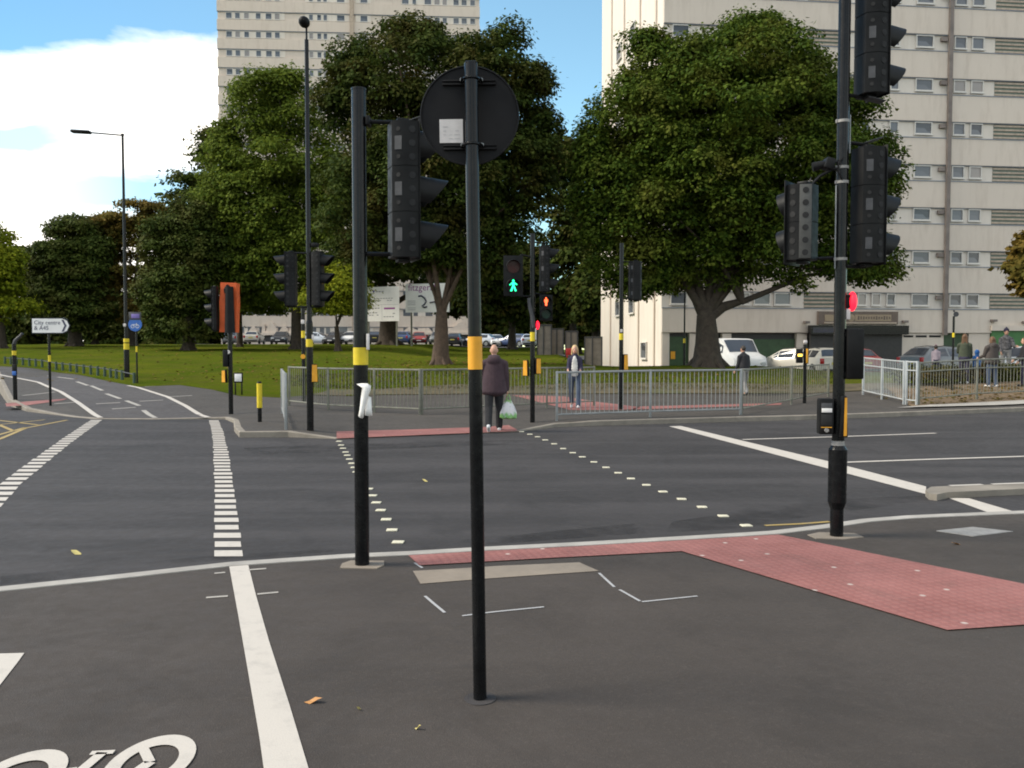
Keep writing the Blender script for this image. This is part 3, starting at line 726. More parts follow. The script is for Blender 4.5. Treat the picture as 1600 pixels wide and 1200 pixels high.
# push button box facing the viewer's left + amber edged unit
o5 = at(1288,650,d)-b
m = MB(); m.box((0,0,0),(.125,.10,.31),.014); u = m.build('push_button_unit', MAT['headgrey'], sp, (o5.x,-.02,o5.z), (0,0,-.12))
m = MB(); m.box((.0,-.052,.075),(.092,.006,.085),.003); q = m.build('display_panel', MAT['plate'], u)
m = MB(); m.box((0,-.0565,.055),(.086,.004,.035),.001); m.build('white_label', MAT['white'], q)
m = MB(); m.box((0,-.052,-.03),(.09,.006,.10),.003); m.build('dark_panel', MAT['hole'], u)
m = MB(); m.cyl((0,-.05,-.118),(0,-.066,-.118),.018,n=18); m.build('button', MAT['lidmetal'], u)
m = MB(); m.box((-.0,-.052,-.093),(.09,.005,.006)); m.build('amber_strip', MAT['amber'], u)
o6 = at(1310,650,d)-b
m = MB(); t = bmesh.new(); bmesh.ops.create_cube(t,size=1); bmesh.ops.scale(t,vec=(.07,.10,.36),verts=t.verts)
for v in t.verts:
    if v.co.z > 0: v.co.x *= .55
bmesh.ops.bevel(t,geom=list(t.edges),offset=.01,segments=2,profile=.5,affect='EDGES'); m.add(t); u = m.build('push_button_unit', MAT['blackmatt'], sp, (o6.x+.015,-.045,o6.z))
m = MB(); m.face([(-.006,-.0535,-.165),(.022,-.0535,-.165),(.020,-.0535,.165),(.0,-.0535,.165)]); m.build('amber_panel', MAT['amber'], u, smooth=0)
# ---- 4 far middle pole: green man
b = tp(832,660,.008); d = b.y; Z = lambda py: px2z(py,d)-b.z
sp = thing('traffic_signal', b, 0, 'far black signal pole showing a lit green man above the crossing', 'traffic light', 'traffic signal poles at the junction')
m = MB(); m.cyl((0,0,-.05),(0,0,Z(365)),.054,n=20); m.build('pole', MAT['black'], sp)
band(sp, .054, Z(533), Z(519))
o = at(802,432,d)-b
signal_head(sp, (o.x,-.14,o.z), -PI/2+.06, n=2, S=.42, W=.38, D=.2, kinds=('lred','lgrn'), vis=visor(.16,.16), lit=(1,'walk',MAT['green_man']), board=.01)
h = [c for c in sp.children if c.name.startswith('signal_head')][-1]
for c in h.children:
    if c.name.startswith(('lens','lit_figure')): c.scale = (1.42,1.42,1.42)
o = at(851,420,d)-b
signal_head(sp, (o.x+.08,.05,o.z), math.radians(10))
o = at(853,481,d)-b
signal_head(sp, (o.x,-.05,o.z), -PI/2+.1, n=2, S=.27, W=.26, kinds=('lred','lgrn'), vis=VISP, lit=(0,'stand',MAT['red_man']))
m = MB(); m.tube([(-.02,0,Z(402)),(-.25,-.02,Z(398)),(-.40,-.08,Z(410))],.018,8); m.tube([(0,0,Z(463)),(-.3,-.05,Z(463))],.016,8); m.tube([(0,0,Z(378)),(.3,.03,Z(380))],.016,8); m.tube([(0,0,Z(458)),(.28,.0,Z(460))],.016,8); m.build('bracket', MAT['blackmatt'], sp)
m = MB(); m.tube([(-.09,-.07,Z(466)),(-.06,-.075,Z(480)),(.0,-.07,Z(496)),(.02,-.06,Z(512))],[.03,.045,.045,.035],10); m.build('cable_boot', MAT['plate'], sp)
side_lamp(sp, .10, Z(508), 1.15)
m = MB(); m.box((.07,-.02,Z(522)),(.03,.03,.26),.004); m.build('white_tag', MAT['sticker'], sp)
for px, sgn in ((820.5,-1),(841.5,1)):
    o = at(px,575 if sgn<0 else 572,d)-b
    wait_box(sp, (o.x-.02*sgn,-.02,o.z), -PI/2+sgn*.5, .36, front=.047)
# ---- 5 far pole to the right of it
b = tp(970,640,.008); d = b.y; Z = lambda py: px2z(py,d)-b.z
sp = thing('traffic_signal', b, 0, 'far black pole with one dark signal head turned away, left of the spreading tree', 'traffic light', 'traffic signal poles at the junction')
m = MB(); m.cyl((0,0,-.05),(0,0,Z(380)),.054,n=20); m.build('pole', MAT['black'], sp)
band(sp, .054, Z(531), Z(521))
o = at(993,438,d)-b
signal_head(sp, (o.x,.18,o.z), PI/2+.2, W=.32)
m = MB(); m.tube([(0,0,Z(408)),(o.x,.1,Z(410))],.016,8); m.tube([(0,0,Z(466)),(o.x,.1,Z(466))],.016,8); m.build('bracket', MAT['blackmatt'], sp)
m = MB(); m.box((-.0,-.05,Z(517)),(.06,.03,.08),.004); m.build('white_tag', MAT['sticker'], sp)
o = at(977,566,d)-b; wait_box(sp, (o.x,-.02,o.z), -PI/2+.35, .42, front=.047)
# ---- 6 short post with amber light
b = tp(1257,630,.008); d = b.y; Z = lambda py: px2z(py,d)-b.z
sp = thing('push_button_post', b, 0, 'short black crossing post with a small lit amber lamp, in front of the silver car', 'crossing post')
m = MB(); m.cyl((0,0,-.05),(0,0,Z(541)),.05,n=20); m.cyl((0,0,Z(541)),(0,0,Z(538)),.054,n=20); m.build('pole', MAT['black'], sp)
m = MB(); m.box((.0,-.0,Z(534)),(.10,.07,.09),.015); m.build('white_cap', MAT['sticker'], sp)
o = at(1248,556,d)-b
m = MB(); m.box((o.x,-.06,o.z),(.19,.10,.42),.02); h = m.build('push_button_unit', MAT['headgrey'], sp)
m = MB(); m.box((o.x,-.113,o.z+.02),(.13,.008,.07),.003); m.build('lit_panel', MAT['amber_lamp'], h)
m = MB(); m.box((.02,-.075,Z(556)),(.10,.05,.46),.008); h = m.build('push_button_unit', MAT['blackmatt'], sp)
m = MB(); m.box((.02,-.102,Z(556)),(.055,.008,.42),.003); m.build('amber_panel', MAT['amber'], h)
# ---- 7 lamp column with two signal heads
b = tp(485,673,.008); d = b.y; Z = lambda py: px2z(py,d)-b.z
sp = thing('lamp_post', b, 0, 'tall black lamp column carrying two signal heads that face left and right', 'street lamp')
m = MB(); m.cyl((0,0,-.05),(0,0,Z(505)),.066,n=20); m.cyl((0,0,Z(505)),(0,0,Z(500)),.066,.05,n=20); m.cyl((0,0,Z(500)),(0,0,Z(62)),.05,.038,n=20); m.cyl((0,0,Z(62)),(0,0,Z(45)),.02,.02,n=12); m.tube([(0,0,Z(46)),(0,-.03,Z(43)),(0,-.15,Z(41))],.02,10); m.build('column', MAT['black'], sp)
m = MB(); m.ell((0,-.17,Z(40)),(.105,.15,.10),18); m.build('lantern', MAT['blackmatt'], sp)
band(sp, .066, Z(542), Z(530))
o = at(450,436,d)-b; signal_head(sp, (o.x-.03,.03,o.z), PI-.05, plates=False, S=.345, W=.24)
o = at(503,436,d)-b; signal_head(sp, (o.x+.0,-.02,o.z), -.12, plates=False, S=.345, W=.24)
m = MB(); m.tube([(0,0,Z(396)),(-.45,.02,Z(394))],.016,8); m.tube([(0,0,Z(396)),(.28,.0,Z(394))],.016,8); m.tube([(0,0,Z(480)),(-.42,.02,Z(479))],.016,8); m.tube([(0,0,Z(480)),(.26,0,Z(479))],.016,8); m.box((.12,0,Z(383)),(.14,.1,.08),.02); m.build('bracket', MAT['blackmatt'], sp)
m = MB(); m.box((.075,-.04,Z(527)),(.04,.03,.1),.004); m.build('white_tag', MAT['sticker'], sp)
o = at(489,583,d)-b; wait_box(sp, (o.x+.03,-.03,o.z), -PI/2+.45, .36, front=.047)
# second post just behind it
b = tp(475,628,.008); d = b.y; Z = lambda py: px2z(py,d)-b.z
sp = thing('signal_post', b, 0, 'dark post with a round yellow button, half hidden behind the tall lamp column', 'post')
m = MB(); m.cyl((0,0,-.05),(0,0,Z(478)),.056,n=20); m.build('pole', MAT['black'], sp)
band(sp, .056, Z(528), Z(517))
m = MB(); m.cyl((-.0,-.05,Z(557)),(0,-.075,Z(557)),.07,n=18); m.build('button', MAT['amber'], sp)
m = MB(); m.box((0,-.05,Z(503)),(.1,.05,.12),.01); m.build('white_tag', MAT['sticker'], sp)
# ---- 8 orange wrapped head
b = tp(361,647,.008); d = b.y; Z = lambda py: px2z(py,d)-b.z
sp = thing('traffic_signal', b, 0, 'black signal pole whose head is wrapped in a bright orange cover', 'traffic light', 'traffic signal poles at the junction')
m = MB(); m.cyl((0,0,-.05),(0,0,Z(455)),.056,n=20); m.build('pole', MAT['black'], sp)
o = at(354,480,d)-b; hh = (Z(440)-Z(518))
m = MB(); t = bmesh.new(); bmesh.ops.create_cube(t,size=1); bmesh.ops.scale(t,vec=(.43,.26,hh),verts=t.verts)
bmesh.ops.subdivide_edges(t, edges=t.edges, cuts=4, use_grid_fill=True)
for v in t.verts:
    v.co.x *= 1-.04*abs(v.co.z)+.03*math.sin(v.co.z*9); v.co.y += .02*math.sin(v.co.z*7+v.co.x*9)
m.add(t, Matrix.Rotation(.03,4,'Y')); m.build('orange_cover', MAT['orange'], sp, (o.x+.0,.24,o.z))
m = MB(); m.tube([(-.03,-.01,Z(447)),(-.11,.05,Z(452)),(-.10,.06,Z(458))],.05,10); m.tube([(0,0,Z(448)),(.0,.0,Z(520))],[.10,.13],12); m.build('bracket', MAT['blackmatt'], sp)
o = at(329,482,d)-b; signal_head(sp, (o.x+.06,.08,o.z), PI-.2, plates=False, W=.22, D=.1, S=.36)
m = MB(); m.box((o.x+.075,.06,o.z),(.03,.04,1.16),.004); m.build('board_edge', MAT['plate'], sp)
m = MB(); m.box((-.10,-.02,Z(560)),(.13,.16,.42),.02); m.build('pedestrian_indicator', MAT['blackmatt'], sp)
m = MB(); m.cyl((-.03,-.06,Z(550)),(-.03,-.08,Z(550)),.05,n=16); m.build('button', MAT['sticker'], sp)
o = at(351.5,588,d)-b; wait_box(sp, (o.x,-.02,o.z), -PI/2-.4, .32, front=.047)
# ---- yellow sleeved bollard
b = tp(406,659,.008); d = b.y; Z = lambda py: px2z(py,d)-b.z
sp = thing('bollard', b, 0, 'slim bollard with a yellow sleeve and black foot, on the far kerb corner', 'bollard')
m = MB(); m.cyl((0,0,-.03),(0,0,Z(636)),.045,n=16); m.build('foot', MAT['black'], sp)
m = MB(); m.cyl((0,0,Z(637)),(0,0,Z(599)),.058,n=18); m.build('sleeve', MAT['yellow'], sp)
m = MB(); m.cyl((0,0,Z(599)),(0,0,Z(596)),.05,.035,n=18); m.build('cap', MAT['black'], sp)
# ---- small white sign on two legs
b = tp(373,617,.008); d = b.y; Z = lambda py: px2z(py,d)-b.z
sp = thing('street_name_plate', b, 0, 'small white plate on two short black legs right of the orange covered signal', 'sign')
for s in (-1,1):
    m = MB(); m.box((s*.085*1.2,0,Z(600)/2),(.04,.04,Z(598)+.1),.006); m.build('leg', MAT['black'], sp)
m = MB(); m.box((0,-.03,Z(590)),(.30,.02,.32),.006); f = m.build('frame', MAT['blackmatt'], sp)
m = MB(); m.box((0,-.043,Z(590)),(.22,.008,.24),.003); m.build('sign_face', MAT['white'], f)
# ---- direction sign
def text_mesh(body, size, mat, parent, loc, rot=(PI/2,0,0), name='lettering', align='LEFT', ext=.001, sx=1.):
    c = bpy.data.curves.new(name,'FONT'); c.body = body; c.size = size; c.align_x = align; c.extrude = ext; c.resolution_u = 2
    t = bpy.data.objects.new('t', c); COL.objects.link(t)
    me = bpy.data.meshes.new_from_object(t.evaluated_get(bpy.context.evaluated_depsgraph_get())); bpy.data.objects.remove(t)
    me.materials.clear(); me.materials.append(mat); me.name = name
    o = link_mesh(name, me, parent, loc, rot); o.scale = (sx,1,1); return o
b = tp(79,634,.008); d = b.y; Z = lambda py: px2z(py,d)-b.z
sp = thing('direction_sign', b, 0, 'white direction sign pointing right with a dark chevron, by the cycle path', 'direction sign')
m = MB(); m.cyl((0,0,-.05),(0,0,Z(506)),.034,n=16); m.build('post', MAT['black'], sp)
band(sp, .034, Z(565), Z(555))
L = at(52.5,509,d)-b; Rr = at(110,509,d)-b; hz = (Z(498)-Z(520))/2; zc = Z(509)
def signpoly(x0, x1, h, tip): return [(x0,-h),(x1-tip,-h),(x1-tip*.35,-h*.72),(x1,0),(x1-tip*.35,h*.72),(x1-tip,h),(x0,h)]
MX = Matrix.Rotation(PI/2,4,'X')
m = MB(); m.prism(signpoly(L.x-.03,Rr.x+.03,hz+.03,.2), 0,.02, Matrix.Translation((0,-.04,zc))@MX); bk = m.build('sign_back', MAT['black'], sp, smooth=0)
m = MB(); m.prism(signpoly(L.x,Rr.x,hz,.19), 0,.008, Matrix.Translation((0,-.0605,zc))@MX); fc = m.build('sign_face', MAT['white'], bk, smooth=0)
text_mesh('City centre', .16, MAT['darkink'], bk, (L.x+.05,-.072,zc+.035))
text_mesh('& A45', .16, MAT['darkink'], bk, (L.x+.05,-.072,zc-.115))
m = MB(); x = Rr.x-.21; m.prism([(x,hz*.85),(x+.06,hz*.85),(x+.14,0),(x+.06,-hz*.85),(x,-hz*.85),(x+.08,0)],0,.003,Matrix.Translation((0,-.0695,zc))@MX); m.build('chevron', MAT['darkink'], bk, smooth=0)
# ---- bent-topped post at far left
b = tp(24,625,.008); d = b.y; Z = lambda py: px2z(py,d)-b.z
sp = thing('signal_post', b, 0, 'black post with a bent top and a yellow band, left of the direction sign', 'post')
m = MB(); m.cyl((0,0,-.05),(0,0,Z(537)),.058,n=18); m.build('pole', MAT['black'], sp)
m = MB(); m.tube([(0,0,Z(540)),(.03,0,Z(533)),(.12,0,Z(528)),(.17,0,Z(526)),(.26,0,Z(521))],[.05,.05,.045,.04,.04],10); m.build('bent_top', MAT['plate'], sp)
band(sp, .058, Z(555), Z(548))
m = MB(); m.box((.04,-.07,Z(577)),(.14,.05,.3),.02); m.build('push_button_unit', MAT['headgrey'], sp)
m = MB(); m.box((.04,-.099,Z(583)),(.12,.008,.12),.004); m.build('blue_panel', MAT['blue'], sp)
# ---- blue round cycle sign
b = tp(214.5,599,.008); d = b.y; Z = lambda py: px2z(py,d)-b.z
sp = thing('cycle_sign', b, 0, 'round blue sign under a pale rectangular plate on a thin post beside the cycle path', 'road sign')
m = MB(); m.cyl((0,0,-.05),(0,0,Z(492)),.03,n=14); m.build('post', MAT['black'], sp)
band(sp, .03, Z(550), Z(541))
m = MB(); m.cyl((-.02,-.045,Z(507)),(-.02,-.055,Z(507)),.25,n=32); o = m.build('blue_disc', MAT['blue'], sp)
m = MB()
for s in (-1,1): m.tube([(-.02+s*.085+.06*math.cos(2*PI*k/16),-.058,Z(510)+.06*math.sin(2*PI*k/16)) for k in range(17)],.009,6)
m.tube([(-.1,-.058,Z(510)),(-.05,-.058,Z(507)),(.03,-.058,Z(507)),(.065,-.058,Z(510))],.009,6); m.tube([(.03,-.058,Z(505)),(.065,-.058,Z(510))],.009,6); m.build('cycle_emblem', MAT['white'], o)
m = MB(); m.box((-.02,-.05,Z(494)),(.46,.012,.30),.01); o = m.build('upper_plate', MAT['plate'], sp)
m = MB(); m.box((-.0,-.06,Z(494)),(.30,.008,.16),.004); m.build('plate_print', MAT['violet'], o)
# ---- left lamp post
b = tp(198.5,590,.008); d = b.y; Z = lambda py: px2z(py,d)-b.z; X = lambda px: at(px,208,d).x-b.x
sp = thing('lamp_post', b, 0, 'tall black street lamp with an arm and lantern reaching left against the clouds', 'street lamp')
m = MB(); m.cyl((0,0,-.05),(0,0,Z(548)),.105,n=18); m.cyl((0,0,Z(548)),(0,0,Z(544)),.105,.07,n=18); m.cyl((0,0,Z(544)),(0,0,Z(211)),.07,.045,n=18); m.cyl((0,0,Z(212)),(0,0,Z(209)),.06,.06,n=12); m.build('column', MAT['black'], sp)
m = MB(); m.tube([(0,0,Z(211.5)),(X(160)+.22,0,Z(209.5)),(X(130)+.22,0,Z(207))],.028,8); m.build('arm', MAT['black'], sp)
m = MB(); x0, x1 = X(103)+.22, X(133)+.22
t = bmesh.new(); bmesh.ops.create_cube(t,size=1); bmesh.ops.scale(t,vec=(x1-x0,.26,.12),verts=t.verts); bmesh.ops.bevel(t,geom=list(t.edges),offset=.04,segments=2,profile=.5,affect='EDGES'); m.add(t, Matrix.Translation(((x0+x1)/2,0,Z(206)))@Matrix.Rotation(.06,4,'Y')); m.build('lantern', MAT['blackmatt'], sp)
band(sp, .105, Z(546), Z(536.5)); band(sp, .106, Z(535), Z(529))
m = MB(); m.box((-.02,-.075,Z(508)),(.1,.05,.12),.01); m.build('white_tag', MAT['sticker'], sp)
# ---- thin lamp post by the tower, thin post on the right verge
b = onground(1069,40.5); d = b.y; Z = lambda py: px2z(py,d)-b.z
sp = thing('lamp_post', b, 0, 'thin dark lamp post with a lime band just left of the big forked trunk', 'street lamp')
m = MB(); m.cyl((0,0,-.05),(0,0,Z(528)),.055,n=14); m.cyl((0,0,Z(528)),(0,0,Z(400)),.042,.035,n=14); m.build('column', MAT['black'], sp); band(sp,.055,Z(536),Z(529))
m = MB(); m.ell((0,-.1,Z(398)),(.14,.3,.1),14); m.build('lantern', MAT['blackmatt'], sp)
b = tp(1488,610,.03); d = b.y; Z = lambda py: px2z(py,d)-b.z
sp = thing('bus_stop_post', b, 0, 'thin dark post with a small pale disc on top on the soil verge', 'post')
m = MB(); m.cyl((0,0,-.05),(0,0,Z(494)),.035,n=14); m.build('post', MAT['black'], sp); band(sp,.035,Z(527),Z(520))
m = MB(); m.cyl((.05,-.03,Z(491)),(.05,-.045,Z(491)),.085,n=20); m.box((0,-.0,Z(486)),(.05,.05,.06),.01); m.build('disc', MAT['plate'], sp)
MAT['galvsunlit'] = simple('sunlit_galvanised_steel', (.42,.44,.45), .5, .15, 4, metal=.2)  # lighter copy of galv: sunlight on the slanting rail put into its colour
# ================================================================ GUARD RAILS
def rail_run(name, pts, label, cat, h=1.08, mat='galv', post=None, pitch=.115, zb=.14, mid=None, group=None, pr=.03):
    """posts at pts (world), straight panels between"""
    c = pts[0].copy(); sp = thing(name, c, 0, label, cat, group)
    L = [p-c for p in pts]
    for p in L:
        m = MB(); m.box((p.x,p.y,p.z+(h+.03)/2-.05),(.055,.055,h+.13),.006); m.build('post', MAT[mat], sp)
    mt = MB(); mb = MB(); mi = MB(); md = MB()
    for a, bb in zip(L, L[1:]):
        up = Vector((0,0,1)); dv = bb-a; n = max(2,int(dv.length/pitch))
        def bar(M_, z, r):
            M_.tube([a+up*z, bb+up*z], r, 6)
        bar(mt,h,.024); bar(mb,zb,.02)
        if mid: bar(md,mid,.02)
        for k in range(1,n):
            p = a+dv*k/n; mi.cyl(p+up*(zb+.005),p+up*(h-.005),.0085,n=6,caps=False)
    mt.build('top_rail', MAT[mat], sp); mb.build('bottom_rail', MAT[mat], sp); mi.build('infill_bars', MAT[mat], sp)
    if mid: md.build('middle_rail', MAT[mat], sp)
    else: md.bm.free()
    return sp
T = lambda px, py: tp(px,py,.008)
rail_run('guard_rail', [T(452,634),T(513,641),T(585,644.5),T(656,648)], 'long pale guard rail before the lawn, from the lamp column to the round sign','guard rail', mat='galvold')
a = T(656,648); e = T(928,634.5)
rail_run('guard_rail', [a+(e-a)*.012, a+(e-a)*.36, a+(e-a)*.7, e], 'pale guard rail behind the green man pole and the walking person','guard rail', mat='galvold')
rail_run('guard_rail', [T(447,671),T(441,646)], 'short bluish guard rail panel seen edge-on beside the lamp column','guard rail', pr=.05)
rail_run('guard_rail', [T(870,657.5),T(1016,652),T(1157,648)], 'long grey guard rail along the far kerb in front of the spreading tree','guard rail')
e = T(1157,648); g = T(1294,620)
rail_run('guard_rail', [e+(g-e)*.01, e+(g-e)*.5, g], 'guard rail bending away from the kerb behind the short amber lamp post','guard rail', mat='galvold', pitch=.24)
p1 = T(1412,632); p2 = onground(1349,27.5)+Vector((0,0,.008))
rail_run('guard_rail', [p1, p1+(p2-p1)*.5, p2], 'sunlit galvanised guard rail slanting away right of the tall signal pole','guard rail', h=1.22, pitch=.14, mid=.98, mat='galvsunlit')
p3 = T(1432,634)
rail_run('guard_rail', [p1+Vector((.05,-.05,0)), p3], 'short return panel of galvanised guard rail at the corner','guard rail', h=1.22, mid=.98, mat='galvsunlit')
q = [p3+Vector((.07,.02,0)), T(1526,625), T(1526,625)+Vector((2.4,.86,.0)), T(1526,625)+Vector((4.8,1.75,0))]
q[2].z = terrain(q[2].x,q[2].y); q[3].z = terrain(q[3].x,q[3].y)
rail_run('guard_rail', q, 'olive tinted guard rail before the soil verge and waiting people on the right','guard rail', mat='galvold', h=1.2, mid=.95, pitch=.13, zb=.2)
# knee rail of short posts along the cycle path
kp = [(8,567),(17,567.5),(26,568),(36,569),(46,570),(56,571),(66,572),(77,574),(88,576.5),(98,577.5),(110,579),(120,580.5),(131,582),(142,583.5),(153,585),(164,586.5),(173,588.5),(182,590),(191,592),(210,597)]
P = [tp(x,y+2.2,.0) for x,y in kp]
c = P[-1].copy(); sp = thing('knee_rail', c, 0, 'low rail of short dark green posts between the lawn and the cycle path','knee rail')
MAT['postgreen'] = simple('dark_green_paint', (.03,.06,.04), .6)
mr = MB(); mr.tube([p-c+Vector((0,0,.33)) for p in P], .02, 6); mr.build('rail', MAT['plate'], sp)
for p in P:
    m = MB(); m.cyl(p-c-Vector((0,0,.05)), p-c+Vector((0,0,.4)), .055, n=10); m.build('post', MAT['postgreen'], sp)
# ================================================================ BUILDINGS
def facade_mat(name, col, dirt):
    m, nt, b = newmat(name)
    tc = N(nt,'ShaderNodeTexCoord'); mp = N(nt,'ShaderNodeMapping'); mp.inputs['Scale'].default_value = (1,1,.18)
    nt.links.new(tc.outputs['Object'], mp.inputs[0])
    st = noise(nt, 2.2, 5, .7, vec=mp.outputs[0]); bl = noise(nt,.35,4,.6)
    c = mixcol(nt, ramp(nt,st,.48,.78,0,.5), col, dirt)
    c = mixcol(nt, ramp(nt,bl,.35,.7,0,.25), c, tuple(x*.8 for x in col))
    nt.links.new(c, b.inputs['Base Color']); b.inputs['Roughness'].default_value = .85
    bump(nt, b, noise(nt,30,3), .2, .01); return m
MAT['render'] = facade_mat('pale_rendered_wall', (.63,.55,.475), (.42,.345,.28))
MAT['render2'] = facade_mat('cream_rendered_wall', (.62,.535,.46), (.42,.34,.275))
MAT['strip'] = facade_mat('window_band_wall', (.68,.615,.545), (.5,.44,.37))
MAT['flash'] = simple('blue_grey_flashing', (.20,.22,.26), .6)
MAT['frame'] = simple('white_window_frame', (.60,.57,.53), .5, .08)
MAT['pipe'] = simple('brown_grey_pipe', (.17,.14,.125), .6, .25, 2)
MAT['louv'] = simple('louvre_slat', (.40,.32,.25), .7, .2, 5); MAT['louvd'] = simple('louvre_dark', (.12,.15,.12), .7)
MAT['greendoor'] = simple('green_painted_door', (.035,.075,.03), .6, .2, 3); MAT['green2'] = simple('bright_green_shutter', (.05,.16,.045), .6, .2, 3)
MAT['shutter'] = simple('dark_roller_shutter', (.035,.034,.034), .6, .2, 8, bmp=.2)
MAT['brown'] = simple('brown_sign_board', (.13,.095,.075), .6, .2, 4); MAT['tan'] = simple('tan_sign_panel', (.30,.23,.15), .6, .15, 6)
class Facade:
    """vertical plane through A towards B; frame u along, w outward"""
    def __init__(s, A, B):
        s.A = Vector((A[0],A[1],0)); s.u = (Vector((B[0],B[1],0))-s.A).normalized(); s.n = Vector((s.u.y,-s.u.x,0))
    def uz(s, px, py):
        r = ray(px,py)
        # solve A+u*U = r*t in xy
        det = s.u.x*(-r.y)-s.u.y*(-r.x)
        U = ((-s.A.x)*(-r.y)-(-s.A.y)*(-r.x))/det; U = U
        p = s.A+s.u*U; t = p.y/r.y
        return U, EYE+r.z*t
    def M(s, U, Z, w=0.):      # matrix whose local x = u, y = inward, z = up
        o = s.A+s.u*U+s.n*w
        m = Matrix.Identity(4); m.col[0][:3] = s.u; m.col[1][:3] = -s.n; m.col[2][:3] = (0,0,1); m.col[3][:3] = (o.x,o.y,Z); return m
    def rot(s): return math.atan2(s.u.y, s.u.x)
    def box(s, mb, u0, u1, z0, z1, w0, w1):
        mb.box(((u0+u1)/2,-(w0+w1)/2,(z0+z1)/2), (u1-u0,abs(w1-w0),z1-z0), M=s.M(0,0))
WCACHE = {}
def window(fc, parent, u0, u1, z0, z1, w=0.0):
    W, H = round(u1-u0,2), round(z1-z0,2); k = (W,H)
    if k not in WCACHE:
        m = MB(); t = .055
        m.box((0,0,H/2-t/2),(W,.09,t)); m.box((0,0,-H/2+t/2),(W,.09,t)); m.box((-W/2+t/2,0,0),(t,.09,H-2*t)); m.box((W/2-t/2,0,0),(t,.09,H-2*t))
        m.box((0,-.03,-H/2-.03),(W+.08,.12,.055))
        fm = m.mesh('window', MAT['frame'], 0)
        m = MB(); m.box((0,.02,0),(W-2*t,.015,H-2*t)); pm = m.mesh('pane', MAT['glass'], 0)
        WCACHE[k] = (fm, pm)
    c = fc.A+fc.u*(u0+u1)/2+fc.n*w
    o = link_mesh('window', WCACHE[k][0], parent, (c.x-parent.location.x,c.y-parent.location.y,(z0+z1)/2-parent.location.z), (0,0,fc.rot()))
    link_mesh('pane', WCACHE[k][1], o); return o
# ---- right tower block
A = (8.78,49.0); B = (31.7,51.5); FR = Facade(A,B)
LD = Vector((-FR.u.y,FR.u.x,0))
Lf = Facade(Vector((*A,0))+LD*16.4, A)     # left return face, seen at a glancing angle
tw = thing('tower_block', (A[0],A[1],.2), 0, 'pale rendered tower block on the right with long window bands and a dark drainpipe','tower block')
off = -Vector(tw.location)
TM = Matrix.Translation(off)
def tbuild(mb, name, mat, parent=tw, smooth=0): 
    bmesh.ops.transform(mb.bm, matrix=TM, verts=mb.bm.verts); return mb.build(name, mat, parent, smooth=smooth)
LEN = 36.0; NS = 13
rowz = [FR.uz(1436,y)[1] for y in (477,459)]          # first window band sill / head at the drainpipe
z1 = FR.uz(1436,484)[1]; ST = (FR.uz(1436,417.5)[1]-z1)
BT = 1.02
m = MB(); FR.box(m, .02, LEN, 2.72, z1+NS*ST+1.2, -.5, -.0)           # recessed wall plane
Lf.box(m, -.2, 16.38, .0, z1+NS*ST+1.2, -.5, 0)
tbuild(m, 'wall', MAT['strip'])
m = MB()
FR.box(m, LEN-.3, LEN, .0, z1+NS*ST+1.2, -16, -.5); 
p = FR.A+LD*8.5+FR.u*18
m.box((p.x,p.y,(z1+NS*ST+1.2)/2+.1),(LEN-1.3,15.6,z1+NS*ST+1.0), rz=FR.rot()); tbuild(m, 'core', MAT['render'])
m = MB(); mf = MB()
FR.box(m, -.0, LEN, 2.74, z1, .002, .14); FR.box(mf, 0, LEN, z1, z1+.05, .01, .17)
for i in range(NS):
    a = z1+i*ST+BT; FR.box(m, 0, LEN, a, z1+(i+1)*ST, .002, .14); FR.box(mf, 0, LEN, z1+(i+1)*ST, z1+(i+1)*ST+.05, .01, .17)
    FR.box(mf, 0, LEN, a-.05, a, .003, .10)
tbuild(m, 'spandrel_band', MAT['render']); tbuild(mf, 'flashing', MAT['flash'])
# side face: plain wall with ribs and one window column
m = MB()
for U in (3.2, 7.0, 11.2, 14.9): Lf.box(m, U, U+.22, .3, z1+NS*ST+.8, 0, .10)
tbuild(m, 'wall_rib', MAT['render2'])
for i in range(8):
    z = z1+i*ST+.2
    for U in (5.0, 8.9): window(Lf, tw, U, U+1.3, z-.2, z+.85, .06)
# windows along the front, every storey; px columns read on the lowest band
wcol = [(1047,1073),(1150,1171),(1177,1203),(1209,1235),(1339,1353),(1361,1375),(1384,1398),(1423,1450),(1482,1501),(1509,1528)]
for i in range(10):
    for x0,x1 in wcol:
        if (i >= 8 or (i in (2,3,4,5) and x0 == 1361)) : continue
        u0 = FR.uz(x0,470)[0]; u1 = FR.uz(x1,470)[0]
        window(FR, tw, u0, u1, z1+i*ST+.24, z1+i*ST+.96, .05)
MAT['curtain'] = simple('pale_curtain', (.5,.42,.38), .9)
for i in range(NS):
    for j,(x0,x1) in enumerate(((1256,1306),(1546,1606),(1640,1690))):
        u0 = FR.uz(x0,470)[0]; u1 = FR.uz(x1,470)[0]
        m = MB(); FR.box(m,u0,u1,z1+i*ST+.06,z1+i*ST+BT-.06,.003,.012); bk = tbuild(m,'balcony_screen',MAT['louvd'])
        m = MB()
        for k in range(4): FR.box(m,u0,u1,z1+i*ST+.12+k*.23,z1+i*ST+.23+k*.23,.013,.05)
        tbuild(m,'slats',MAT['louv'],bk)
u = FR.uz(1474,470)[0]
m = MB(); FR.box(m,u-.12,u+.12,2.6,z1+NS*ST+1,.142,.30); tbuild(m,'drainpipe',MAT['pipe'])
for i in range(NS):
    m = MB(); FR.box(m,u-.55,u-.17,z1+i*ST+.62,z1+i*ST+.86,.02,.20); tbuild(m,'vent_box',MAT['pipe'])
